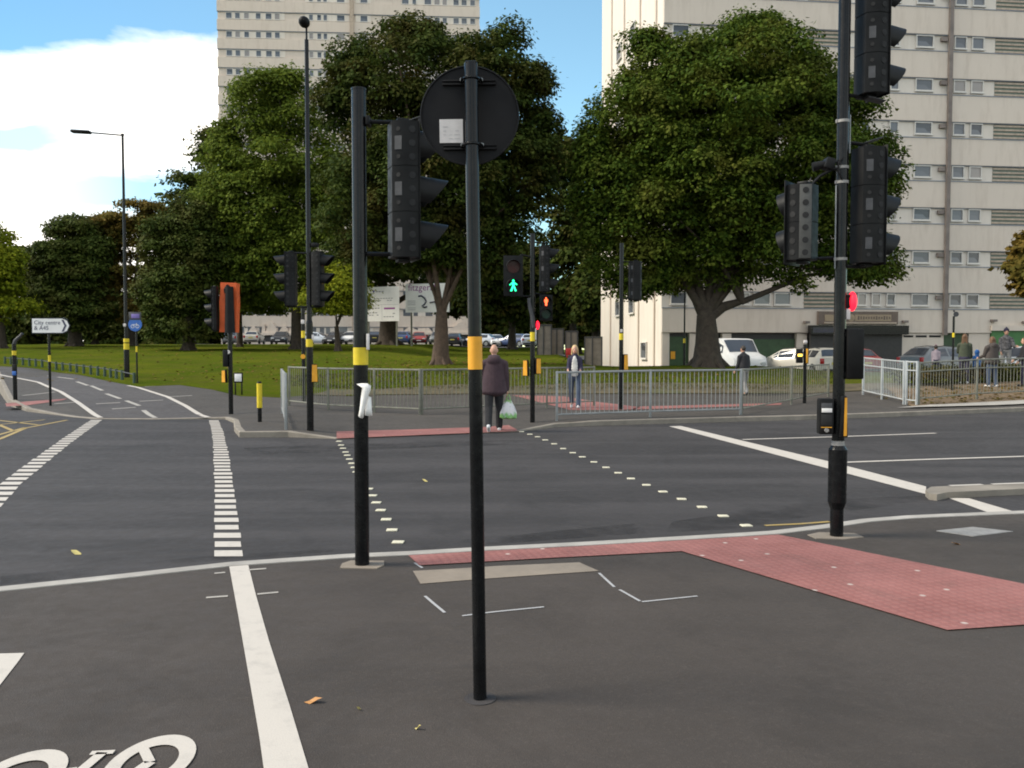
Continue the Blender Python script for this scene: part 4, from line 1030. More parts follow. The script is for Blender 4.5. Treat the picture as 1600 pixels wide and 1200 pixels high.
# ground floor
def fpx(mb, x0, x1, y0, y1, w0, w1):
    a, za = FR.uz(x0,(y0+y1)/2); b_, zb = FR.uz(x1,(y0+y1)/2); zt = FR.uz((x0+x1)/2,y0)[1]; zl = FR.uz((x0+x1)/2,y1)[1]
    FR.box(mb,a,b_,max(.2,zl),zt,w0,w1)
def fpart(name, mat, x0,x1,y0,y1,w0,w1,parent=tw):
    m = MB(); fpx(m,x0,x1,y0,y1,w0,w1); return tbuild(m,name,mat,parent)
fpart('ground_floor_wall', MAT['shutter'], 1034,1800,521,600,-.6,-.3)
for x0,x1,mt in ((1034,1043,'render'),(1077,1090,'render'),(1128,1142,'render'),(1244,1260,'render'),(1408,1473,'render'),(1512,1545,'render2')):
    fpart('pier', MAT[mt], x0,x1,521,600,-.28,.05)
fpart('garage_door', MAT['greendoor'], 1044,1076,526,600,-.27,-.15); fpart('garage_door', MAT['greendoor'], 1143,1243,530,600,-.27,-.15); fpart('garage_door', MAT['greendoor'],1476,1511,521,600,-.27,-.2)
fpart('garage_door', MAT['green2'], 1546,1700,517,600,-.0,.145); fpart('canopy', MAT['render'], 1545,1700,509,517,.145,.3)
fpart('yellow_notice', MAT['amber'], 1049,1056,549,561,-.14,-.13)
m = MB(); 
for x0,x1 in ((1411,1426),(1430,1447),(1451,1469)): fpx(m,x0,x1,524,527,.055,.07)
tbuild(m,'vent_slot',MAT['hole'])
# shop
sb = fpart('shop_shutter', MAT['shutter'], 1262,1404,511,600,.145,.35); fpart('shutter_box', MAT['black'], 1258,1409,509,523,.352,.75,sb)
m = MB()
for k in range(14): fpx(m,1345,1403,526+k*3.2,527.6+k*3.2,.353,.372)
tbuild(m,'shutter_rib',MAT['shutter'],sb)
fs = fpart('fascia_sign', MAT['brown'], 1275,1399,487,507,.145,.30)
fpart('sign_panel', MAT['tan'], 1332,1388,492,502,.302,.32,fs); fpart('sign_panel', MAT['tan'], 1285,1316,492,502,.302,.32,fs); fpart('trim', MAT['louv'], 1284,1396,503.5,506,.302,.34,fs)
m = MB(); U,z = FR.uz(1326,497)
mm = FR.M(U,z,.32)@Matrix.Rotation(PI/2,4,'X'); t = bmesh.new(); bmesh.ops.create_circle(t,cap_ends=True,radius=.22,segments=24); m.add(t,mm); tbuild(m,'round_emblem',MAT['tan'],fs)
m = MB()
for px0 in range(1336,1386,4):
    h = random.uniform(1.5,3); fpx(m,px0,px0+2.4,497-h,497+h,.321,.328)
tbuild(m,'faded_lettering',MAT['brown'],fs)
U,z = FR.uz(1265,517)
def wtext(body,size,U,z,w,mat,parent):
    o = text_mesh(body,size,mat,parent,(0,0,0)); P0 = FR.A+FR.u*U+FR.n*w+off; o.location = (P0.x,P0.y,z+off.z); o.rotation_euler = (PI/2,0,FR.rot()); return o
lb = fpart('name_board', MAT['plate'], 1261,1302,512,520.5,.752,.765,sb)
wtext('COLIN DARE', .27, U-.1, FR.uz(1265,519.6)[1], .772, MAT['darkink'], lb)
for x,y in ((1257,504),(1410,503),(1548,501.5),(1597,504)):
    U,z = FR.uz(x,y); m = MB(); FR.box(m,U-.15,U+.15,z-.06,z+.08,.15,.42); tbuild(m,'wall_light',MAT['pipe'])
# low lit annex on the left of the tower (white wall with barred window)
for U0,U1,za,zb in ((12.1,13.4,1.1,2.3),):
    window(Lf, tw, U0, U1, 1.15, 2.2, .06)
# ---- far left tower
A2 = (-39.0,112.0); B2 = (-4.4,114.2); F2 = Facade(A2,B2); L2 = (Vector((*B2,0))-Vector((*A2,0))).length
t2 = thing('tower_block', (A2[0],A2[1],2.2), 0, 'cream tower block far behind the left trees, its lower storeys hidden by foliage','tower block')
TM2 = Matrix.Translation(-Vector(t2.location))
def t2b(mb, name, mat, parent=t2):
    bmesh.ops.transform(mb.bm, matrix=TM2, verts=mb.bm.verts); return mb.build(name, mat, parent, smooth=0)
zr = F2.uz(350,112)[1]; S2 = (F2.uz(350,24)[1]-zr)/3; base2 = zr-S2*16
N2 = 21
m = MB(); F2.box(m,.02,L2,2.0,base2+N2*S2,-.5,0); p = F2.A+F2.u*L2/2-F2.n*8.6; m.box((p.x,p.y,(base2+N2*S2)/2+1),(L2-.1,16,base2+N2*S2-2.1),rz=F2.rot()); t2b(m,'wall',MAT['render2'])
m = MB(); mf = MB()
for i in range(-1,N2):
    a = base2+i*S2+.55
    if a < 2: continue
    F2.box(m,-.05,L2+.05,a,a+S2-1.1,.003,.16); F2.box(mf,-.05,L2+.05,a-.09,a,.003,.13)
t2b(m,'spandrel_band',MAT['render2']); t2b(mf,'flashing',MAT['flash'])
W2 = [(85,120),(135,165),(185,215),(250,280),(305,340),(355,385),(545,570),(590,615),(625,648),(700,745),(830,872),(1060,1100),(1118,1142),(1185,1225),(1240,1272),(1285,1312),(1345,1378),(1390,1422),(1438,1468)]
stuffm = MB()
for i in range(N2):
    zc = base2+i*S2
    for x0,x1 in W2:
        u0 = F2.uz(330+x0/3.556,100)[0]; u1 = F2.uz(330+x1/3.556,100)[0]
        if 16 <= i <= 20: window(F2,t2,u0,u1,zc-.42,zc+.42,.06)
        elif zc > 3: F2.box(stuffm,u0,u1,zc-.42,zc+.42,.003,.05)
props(t2b(stuffm,'windows',MAT['glass']),kind='stuff')
m = MB()
for x0,x1 in ((120,135),(165,185),(215,250),(280,305),(340,355),(385,412),(525,545),(570,590),(615,625),(648,700),(745,770),(805,830),(872,890),(1100,1118),(1142,1185),(1225,1240),(1272,1285),(1312,1345),(1378,1390),(1422,1438)):
    u0 = F2.uz(330+x0/3.556,100)[0]; u1 = F2.uz(330+x1/3.556,100)[0]
    for i in range(N2):
        if base2+i*S2 > 3: F2.box(m,u0,u1,base2+i*S2-.44,base2+i*S2+.42,.003,.05)
props(t2b(m,'white_panel',MAT['strip']),kind='stuff')
u = F2.uz(330+783/3.556,60)[0]; m = MB(); F2.box(m,u-.25,u+.25,3,base2+N2*S2,.162,.4); t2b(m,'drainpipe',MAT['louv'])
# ---- low gabled building behind the car park
def low_building(x0,x1,d,ya,yb,gables,label):
    a = at(x0,ya,d); e = at(x1,ya,d); zg = terrain(a.x,d)
    zl = at(x0,yb,d).z; L = e.x-a.x
    t = thing('low_building',(a.x,d,zg),0,label,'building')
    m = MB(); m.box((L/2,4,(zl-zg)/2),(L,8,zl-zg)); m.build('wall',MAT['shutter'],t,smooth=0)
    m = MB(); m.box((L/2,-.05,(zl-zg)*.16),(L+.1,.2,(zl-zg)*.32)); m.build('plinth',MAT['render'],t,smooth=0)
    m = MB(); m.box((L/2,-.1,zl-zg+.08),(L+.3,.5,.3)); 
    for g0,gp_,g1,top in gables:
        X0 = at(g0,yb,d).x-a.x; X1 = at(g1,yb,d).x-a.x; Xp = at(gp_,yb,d).x-a.x; zt = at(gp_,top,d).z-zg; zb = zl-zg+.2
        m.prism([(X0,zb),(X1,zb),(Xp+.12,zt),(Xp-.12,zt)],-.1,8,Matrix.Rotation(PI/2,4,'X')@Matrix.Scale(-1,4,(0,0,1)))
    m.build('gable_roof',MAT['render2'],t,smooth=0)
low_building(378,462,112,520,523,[(386,396,405,510),(409,412,415,506),(414,424,436,503),(434,444,452,509),(450,455,460,514)],'low building with a row of pointed pale gables, beyond the car park on the left')
low_building(478,575,114,520,523,[(484,497,512,514),(540,550,562,511)],'low building with dark glazing and small gables behind the lamp column')
low_building(622,740,113,520,522,[(628,640,660,511),(660,668,676,512),(698,720,738,503)],'low pale gabled building seen behind the central tree trunk')
# ---- grey enclosure
def hoarding(x0,x1,y0,y1,d,label,mat):
    a = at(x0,y1,d); e = at(x1,y1,d); z0 = terrain(a.x,d); h = at(x0,y0,d).z-z0
    t = thing('hoarding',(a.x,d,z0),0,label,'hoarding'); W = e.x-a.x
    m = MB(); m.box((W/2,0,h/2),(W,.08,h)); m.build('panel',mat,t,smooth=0)
    for x in (0.03,W*.45,W-.03):
        m = MB(); m.box((x,-.07,h/2),(.08,.06,h*1.01)); m.build('post',MAT['plate'],t,smooth=0)
    m = MB(); m.box((W/2,-.05,h*.97),(W,.05,.1)); m.build('rail',MAT['plate'],t,smooth=0)
MAT['boards'] = simple('grey_boards', (.19,.165,.145), .8, .2, 3)
hoarding(839,862,507,553,62,'tall grey board with pale top strip behind the green man pole',MAT['boards'])
hoarding(861,881,513,553,63,'grey boarded panel right of the tall pale-topped one',MAT['boards'])
hoarding(883,903,517,553,66,'lower grey panel behind the red barrier',MAT['boards'])
hoarding(913,941,526,556,58,'low wide grey panel against the white corner of the tower',MAT['boards'])
a = at(884,552,61); m = MB(); z0 = terrain(a.x,61)
t = thing('barrier',(a.x,61,z0),0,'small red plastic barrier before the grey panels','barrier')
MAT['redp'] = simple('red_plastic',(.45,.03,.03),.5)
m.box((.3,0,.45),(.6,.10,.5),.04); m.build('panel',MAT['redp'],t)
for s in (.1,.5):
    m = MB(); m.box((s,0,.1),(.08,.5,.2),.02); m.build('foot',MAT['redp'],t)
MAT['boardwhite'] = simple('white_board', (.88,.87,.85), .5, .04, 3)
# ---- notice boards
def board(x0,y0,x1,y1,d,legs,lab,tilt=0.0):
    a = at(x0,y1,d); e = at(x1,y0,d); W = (e.x-a.x)/math.cos(tilt); H = e.z-a.z; zg = terrain((a.x+e.x)/2,d)
    t = thing('notice_board',((a.x+e.x)/2,d,zg),tilt,lab,'notice board')
    for lx in legs:
        x = (at(lx,y1,d).x-(a.x+e.x)/2)
        m = MB(); m.box((x,.08,(e.z-zg)/2-.2),(.13,.1,e.z-zg+.2)); m.build('leg',MAT['galvold'],t,smooth=0)
    m = MB(); m.box((0,0,a.z-zg+H/2),(W,.06,H)); fc = m.build('board',MAT['boardwhite'],t,smooth=0)
    return t, fc, W, H, a.z-zg
t,fc,W,H,zb = board(569,448,625,502,70,(572,622),'white notice board with a purple triangle and grey print, right of the left-hand signal pole',-.36)
m = MB(); m.prism([(-.14,.12),(.14,.12),(0,-.17)],0,.01,Matrix.Translation((-W*.24,-.045,zb+H*.86))@Matrix.Rotation(PI/2,4,'X')); m.build('triangle_emblem',MAT['violet'],fc,smooth=0)
m = MB()
for x,z,w,h,in_ in ((-.02,.86,.34,.03,0),(.02,.66,.62,.022,0),(.02,.60,.56,.022,0),(-.22,.38,.32,.03,0),(-.26,.25,.26,.025,0),(-.24,.18,.3,.025,0),(.22,.22,.34,.025,0),(.2,.13,.32,.025,0)):
    n = max(3,int(w*14))
    for k in range(n):
        if random.random() < .85: m.box((W*(x-w/2+w*(k+.5)/n),-.034,zb+H*z),(W*w/n*.75,.006,H*h))
m.build('print',MAT['ink'],fc,smooth=0)
m = MB(); m.box((0,-.034,zb+H*.48),(W*.97,.006,.02)); m.box((.0,-.034,zb+H*.25),(.02,.006,H*.42)); m.build('divider',MAT['ink'],fc,smooth=0)
m = MB(); m.box((W*.22,-.034,zb+H*.37),(W*.32,.006,H*.05)); m.build('purple_heading',MAT['purple'],fc,smooth=0)
t,fc,W,H,zb = board(632.5,443,703,488,70.5,(640,698),'white notice board headed in purple letters, partly behind the central tree trunk',-.30)
text_mesh('fitzgerald',.80,MAT['purple'],fc,(-W*.44,-.036,zb+H*.76),sx=1.0)
m = MB(); r = lambda pts,rad: m.tube([(W*x,-.036,zb+H*z) for x,z in pts],rad,6)
r([(-.2,.56),(-.13,.58),(-.06,.5),(-.02,.38),(-.06,.28),(-.12,.22),(-.06,.17),(.0,.2)],.07); r([(.06,.33),(.16,.36),(.2,.3)],.06); m.build('dark_graphic',MAT['darkink'],fc)
m = MB()
for z in (.5,.42,.34,.2,.12): m.box((W*.35,-.034,zb+H*z),(W*.16,.006,H*.02)); m.box((-W*.36,-.034,zb+H*(z*.8)),(W*.18,.006,H*.016))
m.build('print',MAT['ink'],fc,smooth=0)
# ================================================================ VEHICLES
def wheel(parent, x, y, r=.32, w=.2):
    s = 1 if x > 0 else -1
    m = MB(); m.cyl((x-s*w,y,r),(x,y,r),r,n=24); tw_ = m.build('wheel',MAT['tyre'],parent)
    m = MB(); m.cyl((x,y,r),(x+s*.012,y,r),r*.64,n=20)
    for k in range(5):
        a = 2*PI*k/5; m.box((x+s*.016,y+math.cos(a)*r*.3,r+math.sin(a)*r*.3),(.02,.09,.09))
    m.build('rim',MAT['rim'],tw_)
MAT['tyre'] = simple('tyre_rubber',(.02,.02,.02),.85); MAT['rim'] = simple('wheel_rim',(.35,.36,.37),.35,metal=.6)
MAT['lampglass'] = simple('headlamp_glass',(.6,.62,.62),.15); MAT['tail'] = simple('tail_lamp',(.38,.012,.012),.25); MAT['plateY'] = simple('number_plate',(.55,.47,.10),.5); MAT['trim'] = simple('black_trim',(.02,.02,.022),.6)
CARST = {  # y, z bottom, belt, top, half width, half width at top
 'car': [(-2.1,.42,.78,.80,.74,.70),(-2.06,.25,.94,.97,.82,.74),(-1.95,.22,.98,1.0,.85,.72),(-1.45,.2,.98,1.40,.87,.56),(-.5,.2,.96,1.47,.88,.58),(.25,.2,.94,1.42,.88,.57),(1.05,.2,.92,.95,.87,.72),(1.7,.22,.82,.87,.85,.7),(2.0,.24,.70,.76,.80,.62),(2.1,.35,.58,.62,.70,.5)],
 'van': [(-2.5,.35,1.2,1.95,.93,.86),(-2.46,.3,1.2,2.0,.96,.88),(-.5,.3,1.2,2.03,.97,.88),(.75,.3,1.2,2.0,.97,.86),(1.55,.3,1.18,1.26,.96,.82),(2.15,.32,1.06,1.14,.94,.76),(2.36,.32,.80,.92,.9,.7),(2.42,.4,.62,.66,.82,.6)]}
def car(kind, loc, rz, label, paint_mat, cat='car', group=None, cabin=None):
    t = thing('van' if kind=='van' else 'parked_car', loc, rz, label, cat, group); S = CARST[kind]
    m = MB(); R = []
    for y,zb,zm,zt,hw,ht in S:
        half = [(hw*.86,zb),(hw,zb+.14),(hw*1.01,(zb+zm)/2),(hw*.965,zm),((hw*.9+ht)/2,(zm+zt)/2+.03*(zt-zm)),(ht,zt-.05*(zt-zm)-.01),(ht*.75,zt),(0,zt+.015)]
        ring = [(x,y,z) for x,z in half]+[(-x,y,z) for x,z in half[-2::-1]]
        R.append([m.bm.verts.new(v) for v in ring])
    n = len(R[0])
    for a,b_ in zip(R,R[1:]):
        for k in range(n): m.bm.faces.new((a[k],a[(k+1)%n],b_[(k+1)%n],b_[k]))
    m.bm.faces.new(R[0]); m.bm.faces.new(R[-1][::-1]); bmesh.ops.recalc_face_normals(m.bm,faces=m.bm.faces)
    body = m.build('body',paint_mat,t,smooth=42)
    def sec(y):
        for a,b_ in zip(S,S[1:]):
            if a[0]<=y<=b_[0]:
                q=(y-a[0])/(b_[0]-a[0]); return [a[i]+(b_[i]-a[i])*q for i in range(6)]
    def sp_(y,f,o=.008,s=1):   # point on the side at height fraction f belt..roof
        _,zb,zm,zt,hw,ht = sec(y); half = [(hw*.965,zm),((hw*.9+ht)/2,(zm+zt)/2+.03*(zt-zm)),(ht,zt-.05*(zt-zm)-.01)]
        f2 = f*2; i = min(1,int(f2)); q = f2-i
        return Vector((s*(half[i][0]+(half[i+1][0]-half[i][0])*q+o),y,half[i][1]+(half[i+1][1]-half[i][1])*q))
    segs = [(-1.4,-.62),(-.52,.3),(.36,.62)] if kind=='car' else [(.1,.95)]
    for s in (1,-1):
        for y0,y1 in segs:
            m = MB(); f1 = .86 if y1 < .5 else .75
            lo0,lo1,hi1,hi0 = sp_(y0,.08,s=s),sp_(y1,.08,s=s),sp_(y1,f1 if y1<.5 else .7,s=s),sp_(y0,.86,s=s)
            mi0,mi1 = sp_(y0,.47,s=s),sp_(y1,.42,s=s)
            m.face([lo0,lo1,mi1,mi0] if s>0 else [mi0,mi1,lo1,lo0]); m.face([mi0,mi1,hi1,hi0] if s>0 else [hi0,hi1,mi1,mi0]); m.build('side_window',MAT['carglass'],t,smooth=0)
    def screen(ya,yb,name,ins):
        a = sec(ya); b_ = sec(yb); d = Vector((0,yb-ya,(b_[3]-a[3]))).normalized(); nn = Vector((0,-d.z,d.y)); nn = nn if nn.z>0 else -nn
        def row(q,sc):
            y=ya+(yb-ya)*q; z=a[3]+(b_[3]-a[3])*q+.012; h=(a[5]+(b_[5]-a[5])*q)*sc
            return [Vector((-h,y,z-.03))+nn*.012,Vector((-h*.7,y,z))+nn*.012,Vector((h*.7,y,z))+nn*.012,Vector((h,y,z-.03))+nn*.012]
        m = MB(); r0,r1 = row(ins,.93),row(1-ins*.6,.93)
        for k in range(3): m.face([r0[k],r0[k+1],r1[k+1],r1[k]])
        bmesh.ops.remove_doubles(m.bm,verts=m.bm.verts,dist=1e-4); bmesh.ops.recalc_face_normals(m.bm,faces=m.bm.faces); m.build(name,MAT['carglass'],t,smooth=0)
    if kind=='car': screen(.25,1.05,'windscreen',.1); screen(-1.95,-1.45,'rear_window',.15)
    else: screen(.75,1.55,'windscreen',.1)
    fr_,re = S[-2],S[1]
    for s in (1,-1):
        m = MB(); m.box((s*fr_[4]*.72,fr_[0]+.02,fr_[2]-.06),(.34,.14,.17),.04); m.build('headlight',MAT['lampglass'],t)
        m = MB(); m.box((s*re[4]*.86,re[0]-.0,(.82 if kind=='car' else 1.0)),(.2,.12,.28),.03); m.build('tail_light',MAT['tail'],t)
        m = MB(); m.box((s*(sec(.7)[4]+.08),.72,sec(.7)[2]+.05),(.17,.09,.12),.03); m.build('door_mirror',paint_mat,t)
    m = MB(); m.box((0,S[-1][0]+.02,.42),(1.3,.1,.16),.03); m.box((0,S[0][0]-.01,.38),(1.4,.1,.14),.03); m.build('bumper',MAT['trim'],t)
    m = MB(); m.box((0,S[0][0]-.03,.72),(.5,.03,.11)); m.build('number_plate',MAT['plateY'],t)
    m = MB(); m.box((0,S[-1][0]+.07,.45),(.5,.03,.11)); m.build('number_plate',MAT['white'],t)
    wx = .80 if kind=='car' else .90; fw,rw = (1.32,-1.3) if kind=='car' else (1.5,-1.5)
    for y in (fw,rw):
        for s in (1,-1):
            m = MB(); m.cyl((s*(wx+.085),y,.33),(s*(wx+.10),y,.33),.375,n=24); m.build('wheel_arch',MAT['trim'],t); wheel(t,s*(wx+.115),y)
    if kind=='car':
        for s in (1,-1):
            m = MB(); m.tube([(s*.53,-1.3,1.43),(s*.54,-.5,1.5),(s*.53,.1,1.46)],.015,6); m.build('roof_bar',MAT['trim'],t)
    return t
def cpaint(n,c): 
    m,nt,b = newmat(n); b.inputs['Base Color'].default_value=(*c,1); b.inputs['Roughness'].default_value=.3; b.inputs['Coat Weight'].default_value=.5; b.inputs['Coat Roughness'].default_value=.08
    cc = mixcol(nt, ramp(nt,noise(nt,3,5,.7),.5,.8,0,.25), c, tuple(x*.7 for x in c)); nt.links.new(cc,b.inputs['Base Color']); return m
PA = {k:cpaint('car_paint_'+k,c) for k,c in dict(white=(.72,.72,.72),silver=(.42,.43,.44),cream=(.55,.52,.45),black=(.02,.02,.025),blue=(.04,.07,.18),red=(.32,.03,.03),grey=(.16,.17,.18),light=(.5,.55,.62)).items()}
def pxx(px,d): return (px-CX)/F*d
zt = lambda x,y: terrain(x,y)+.055
x,y = 11.75,44.6; car('van',(x,y,zt(x,y)),PI+.16,'white van parked facing the road beside the big tree trunk',PA['white'],'van')
x,y = pxx(1236,44),44; car('car',(x,y,zt(x,y)),.75,'silver estate car seen from the rear corner, between the van and the shop',PA['cream'])
x,y = pxx(1281,42),42; car('car',(x,y,zt(x,y)),.02,'cream hatchback seen from behind, parked before the shop shutter',PA['cream'])
x,y = pxx(1322,43.5),43.5; car('car',(x,y,zt(x,y)),.1,'red car mostly hidden behind the tall right-hand signal pole',PA['red'])
x,y = pxx(1476,39.5),39.5; car('car',(x,y,zt(x,y)),-1.25,'grey car with dark windows behind the waiting people',PA['grey'])
x,y = pxx(1600,39),39; car('car',(x,y,zt(x,y)),PI-.6,'white car with bright headlamp at the right edge of the picture',PA['white'])
far = [(368,'grey','grey car at the left end of the far car park'),(398,'cream','pale car second from the left end of the far car park'),(440,'black','dark car left of the lamp column in the far car park'),(497,'light','pale blue car right of the lamp column in the far car park'),(525,'black','black car between two pale cars in the far car park'),(548,'white','white car just left of the left-hand signal pole in the far car park'),(588,'black','dark car under the first white notice board'),(634,'blue','blue car between the notice board legs'),(655,'red','red car left of the central trunk in the far car park'),(684,'grey','grey car right of the central trunk in the far car park'),(713,'black','dark car just left of the round sign pole in the far car park'),(748,'light','pale car just right of the round sign pole in the far car park'),(775,'white','white car above the walking person with carrier bag'),(802,'blue','bluish car right of the white one above the walking person'),(824,'light','pale car at the right end of the far car park')]
for i,(px,c,lab) in enumerate(far):
    yy = 96+random.uniform(-1,1.5); xx = pxx(px,yy)
    car('car',(xx,yy,terrain(xx,yy)+.065),random.choice([0,PI])+random.uniform(-.15,.15)+(1.2 if i in (3,11,13) else 0),lab,PA[c],'car','cars in the far car park')
# ================================================================ PEOPLE
MAT['skin'] = simple('skin', (.48,.27,.19), .55, .08, 12)
def cloth(n, c): return simple('cloth_'+n, c, .9, .22, 7, bmp=.3)
SKN = {}
def remesh(mb, name, mat, parent, vox=.011, sm=6):
    me = mb.mesh(name, mat, 0); t = bpy.data.objects.new('t', me); COL.objects.link(t)
    r = t.modifiers.new('r','REMESH'); r.mode = 'VOXEL'; r.voxel_size = vox; r.use_smooth_shade = True
    s = t.modifiers.new('s','SMOOTH'); s.iterations = sm; s.factor = .5
    me2 = bpy.data.meshes.new_from_object(t.evaluated_get(bpy.context.evaluated_depsgraph_get()))
    bpy.data.objects.remove(t); me2.name = name; me2.materials.clear(); me2.materials.append(mat)
    me2.polygons.foreach_set('use_smooth',[True]*len(me2.polygons))
    return link_mesh(name, me2, parent)
def V3(*a): return Vector(a)
def person(loc, rz, label, H=1.72, lean=0, legs=((.0,.0),(.0,.0)), arms=(((-.05,.05),(.1)),((-.05,.05),(.1))), top='jacket', topmat=None, hem=.86, legmat=None, shoemat=None, hair=None, hairlen=0, bald=False, hood=False, width=1., hoodup=False, hat=None, headturn=0., handmat=None, child=False):
    """local +Y is the walking direction. legs: (thigh swing, knee bend); arms: ((swing, out), elbow bend)"""
    k = H/1.75; t = thing('person', loc, rz, label, 'person')
    hs = 1.18 if child else 1.
    def S(v): return Vector(v)*k
    hip = V3(0,0,.93)
    tl = lambda z: V3(0, math.sin(lean)*(z-.93), .93+(z-.93)*math.cos(lean))
    sh = tl(1.42); nk = tl(1.50); hd = tl(1.50)+V3(0,.02+lean*.05,.135)
    # joints
    J = {}
    for s,(a,kb) in ((-1,legs[0]),(1,legs[1])):
        h = V3(s*.095,0,.90); kn = h+V3(s*.01, math.sin(a)*.43, -math.cos(a)*.43); an = kn+V3(0, math.sin(a-kb)*.41, -math.cos(a-kb)*.41); J['l',s] = (h,kn,an)
    low = min(J['l',s][2].z for s in (-1,1)); dz = .085-low
    for s,((a,o),eb) in ((-1,arms[0]),(1,arms[1])):
        p = sh+V3(s*.175*width,0,-.055); el = p+V3(s*math.sin(o)*.29, math.sin(a)*.29, -math.cos(a)*math.cos(o)*.29); wr = el+V3(s*math.sin(o)*.06, math.sin(a+eb)*.25, -math.cos(a+eb)*.25); J['a',s] = (p,el,wr)
    up = V3(0,0,dz); q = lambda v: (v+up)*k
    # body
    m = MB()
    hc = q(hd)
    M = Matrix.Rotation(headturn,4,'Z')
    def hp(x,y,z): return hc+(M@V3(x,y,z))*k*hs
    m.ell(hp(0,0,.02),(.076*k*hs,.094*k*hs,.108*k*hs),20,M); m.ell(hp(0,.03,-.055),(.058*k*hs,.062*k*hs,.062*k*hs),16,M)
    m.ell(hp(0,.098,-.012),(.014*k,.022*k,.022*k),8); m.ell(hp(0,.088,-.05),(.024*k,.012*k,.008*k),8)
    for s in (-1,1): m.ell(hp(s*.078,-.005,.0),(.012*k,.022*k,.034*k),8)
    m.cap(q(nk+V3(0,-.005,-.04)), hp(0,-.005,-.05), .056*k, .052*k)
    m.cap(q(tl(1.36)),q(tl(1.05)),.10*k,.10*k); m.cap(q(tl(1.36)+V3(-.09,0,0)),q(tl(1.36)+V3(.09,0,0)),.05*k); m.cap(q(V3(-.06,0,.95)),q(V3(.06,0,.95)),.10*k)
    for s in (-1,1):
        h,kn,an = J['l',s]; m.cap(q(h),q(kn),.070*k,.048*k); m.cap(q(kn),q(an),.046*k,.035*k); m.cap(q(an),q(an+V3(0,.1,-.05)),.034*k,.03*k)
        p,el,wr = J['a',s]; m.cap(q(p),q(el),.042*k,.036*k); m.cap(q(el),q(wr),.034*k,.026*k)
        d = (wr-el).normalized(); pal = wr+d*.055; f = V3(0,1,0)-d*d.y; f = f.normalized() if f.length > .05 else V3(0,0,1); sd = d.cross(f)
        m.ell(q(pal),(.02*k,.042*k,.046*k),12, Matrix.Rotation(0,4,'X'))
        for i in range(4):
            b0 = pal+d*.035+f*(.03-.02*i); b1 = b0+d*(.036-.004*abs(i-1.3))-sd*s*.012; b2 = b1+d*.022-sd*s*.028
            m.cap(q(b0),q(b1),.0105*k,.0095*k,8); m.cap(q(b1),q(b2),.0095*k,.008*k,8)
        m.cap(q(wr+d*.02+f*.035),q(pal+d*.02+f*.058),.012*k,.009*k,8)
    body = remesh(m,'body',MAT['skin'],t,.0085,4)
    for s in (-1,1):
        m = MB(); m.ell(hp(s*.03,.088,.022),(.011*k,.006*k,.007*k),8); m.build('eye',MAT['darkink'],body)
    m = MB(); m.ell(hp(0,.098,-.05),(.022*k,.006*k,.004*k),8); m.build('mouth',MAT['redp'],body)
    # trousers
    m = MB(); m.cap(q(V3(-.07,-.01,.94)),q(V3(.07,-.01,.94)),.125*k); m.ell(q(V3(0,-.04,.88)),(.17*k,.13*k,.12*k))
    for s in (-1,1):
        h,kn,an = J['l',s]; m.cap(q(h+V3(0,0,-.02)),q(kn),.100*k*max(1,width)**.4,.074*k*max(1,width)**.6); m.cap(q(kn),q(an+V3(0,0,.0)),.072*k*max(1,width)**.6,.064*k*max(1,width)**.6)
    remesh(m,'trousers',legmat,t,.013,5)
    for s in (-1,1):
        h,kn,an = J['l',s]; pitch = 0
        d = (an-kn).normalized(); fw = V3(0,-d.z,d.y)
        if fw.y < 0: fw = -fw
        m = MB(); m.ell(q(an+d*.035),(.045*k,.055*k,.05*k),12); m.cap(q(an+d*.05-fw*.035),q(an+d*.06+fw*.14),.042*k,.036*k); m.cap(q(an+d*.07-fw*.045),q(an+d*.075+fw*.15),.030*k,.03*k)
        remesh(m,'shoe',shoemat,t,.010,2)
    # top
    m = MB(); w = width
    for z0,r in ((1.40,.075),):
        for s in (-1,1): m.cap(q(tl(1.475)),q(tl(1.375)+V3(s*.145*w,0,0)),.072*k,.068*k*w)
    z = 1.36
    while z >= hem+.09:
        f_ = (1.36-z)/.5; m.ell(q(tl(z)),((.160+.055*f_)*k*w,(.125+.028*f_)*k*w,.11*k),20); z -= .028
    m.cap(q(tl(1.46)),q(tl(1.50)),.085*k,.070*k)
    for s in (-1,1):
        p,el,wr = J['a',s]; m.cap(q(p),q(el),.073*k*w**.5,.062*k); m.cap(q(el),q(wr-(wr-el)*.08),.060*k,.050*k)
    if hood: m.ell(q(tl(1.46)+V3(0,-.10,-.02)),(.15*k,.085*k,.11*k)); m.ell(q(tl(1.51)+V3(0,-.03,.0)),(.13*k,.11*k,.05*k))
    remesh(m,top,topmat,t,.012,4)
    if hoodup:
        m = MB(); m.ell(hp(0,-.02,.03),(.105*k*hs,.118*k*hs,.13*k*hs),20); m.cap(hp(0,-.03,-.05),q(tl(1.44)),.10*k,.11*k)
        o = remesh(m,'hood',topmat,t,.012,4)
        for v in o.data.vertices:
            pv = M.inverted()@((v.co-hc)/(k*hs))
            if pv.y > .055 and pv.z > -.09 and abs(pv.x) < .085: v.co = hc+(M@V3(pv.x,.055,pv.z))*k*hs
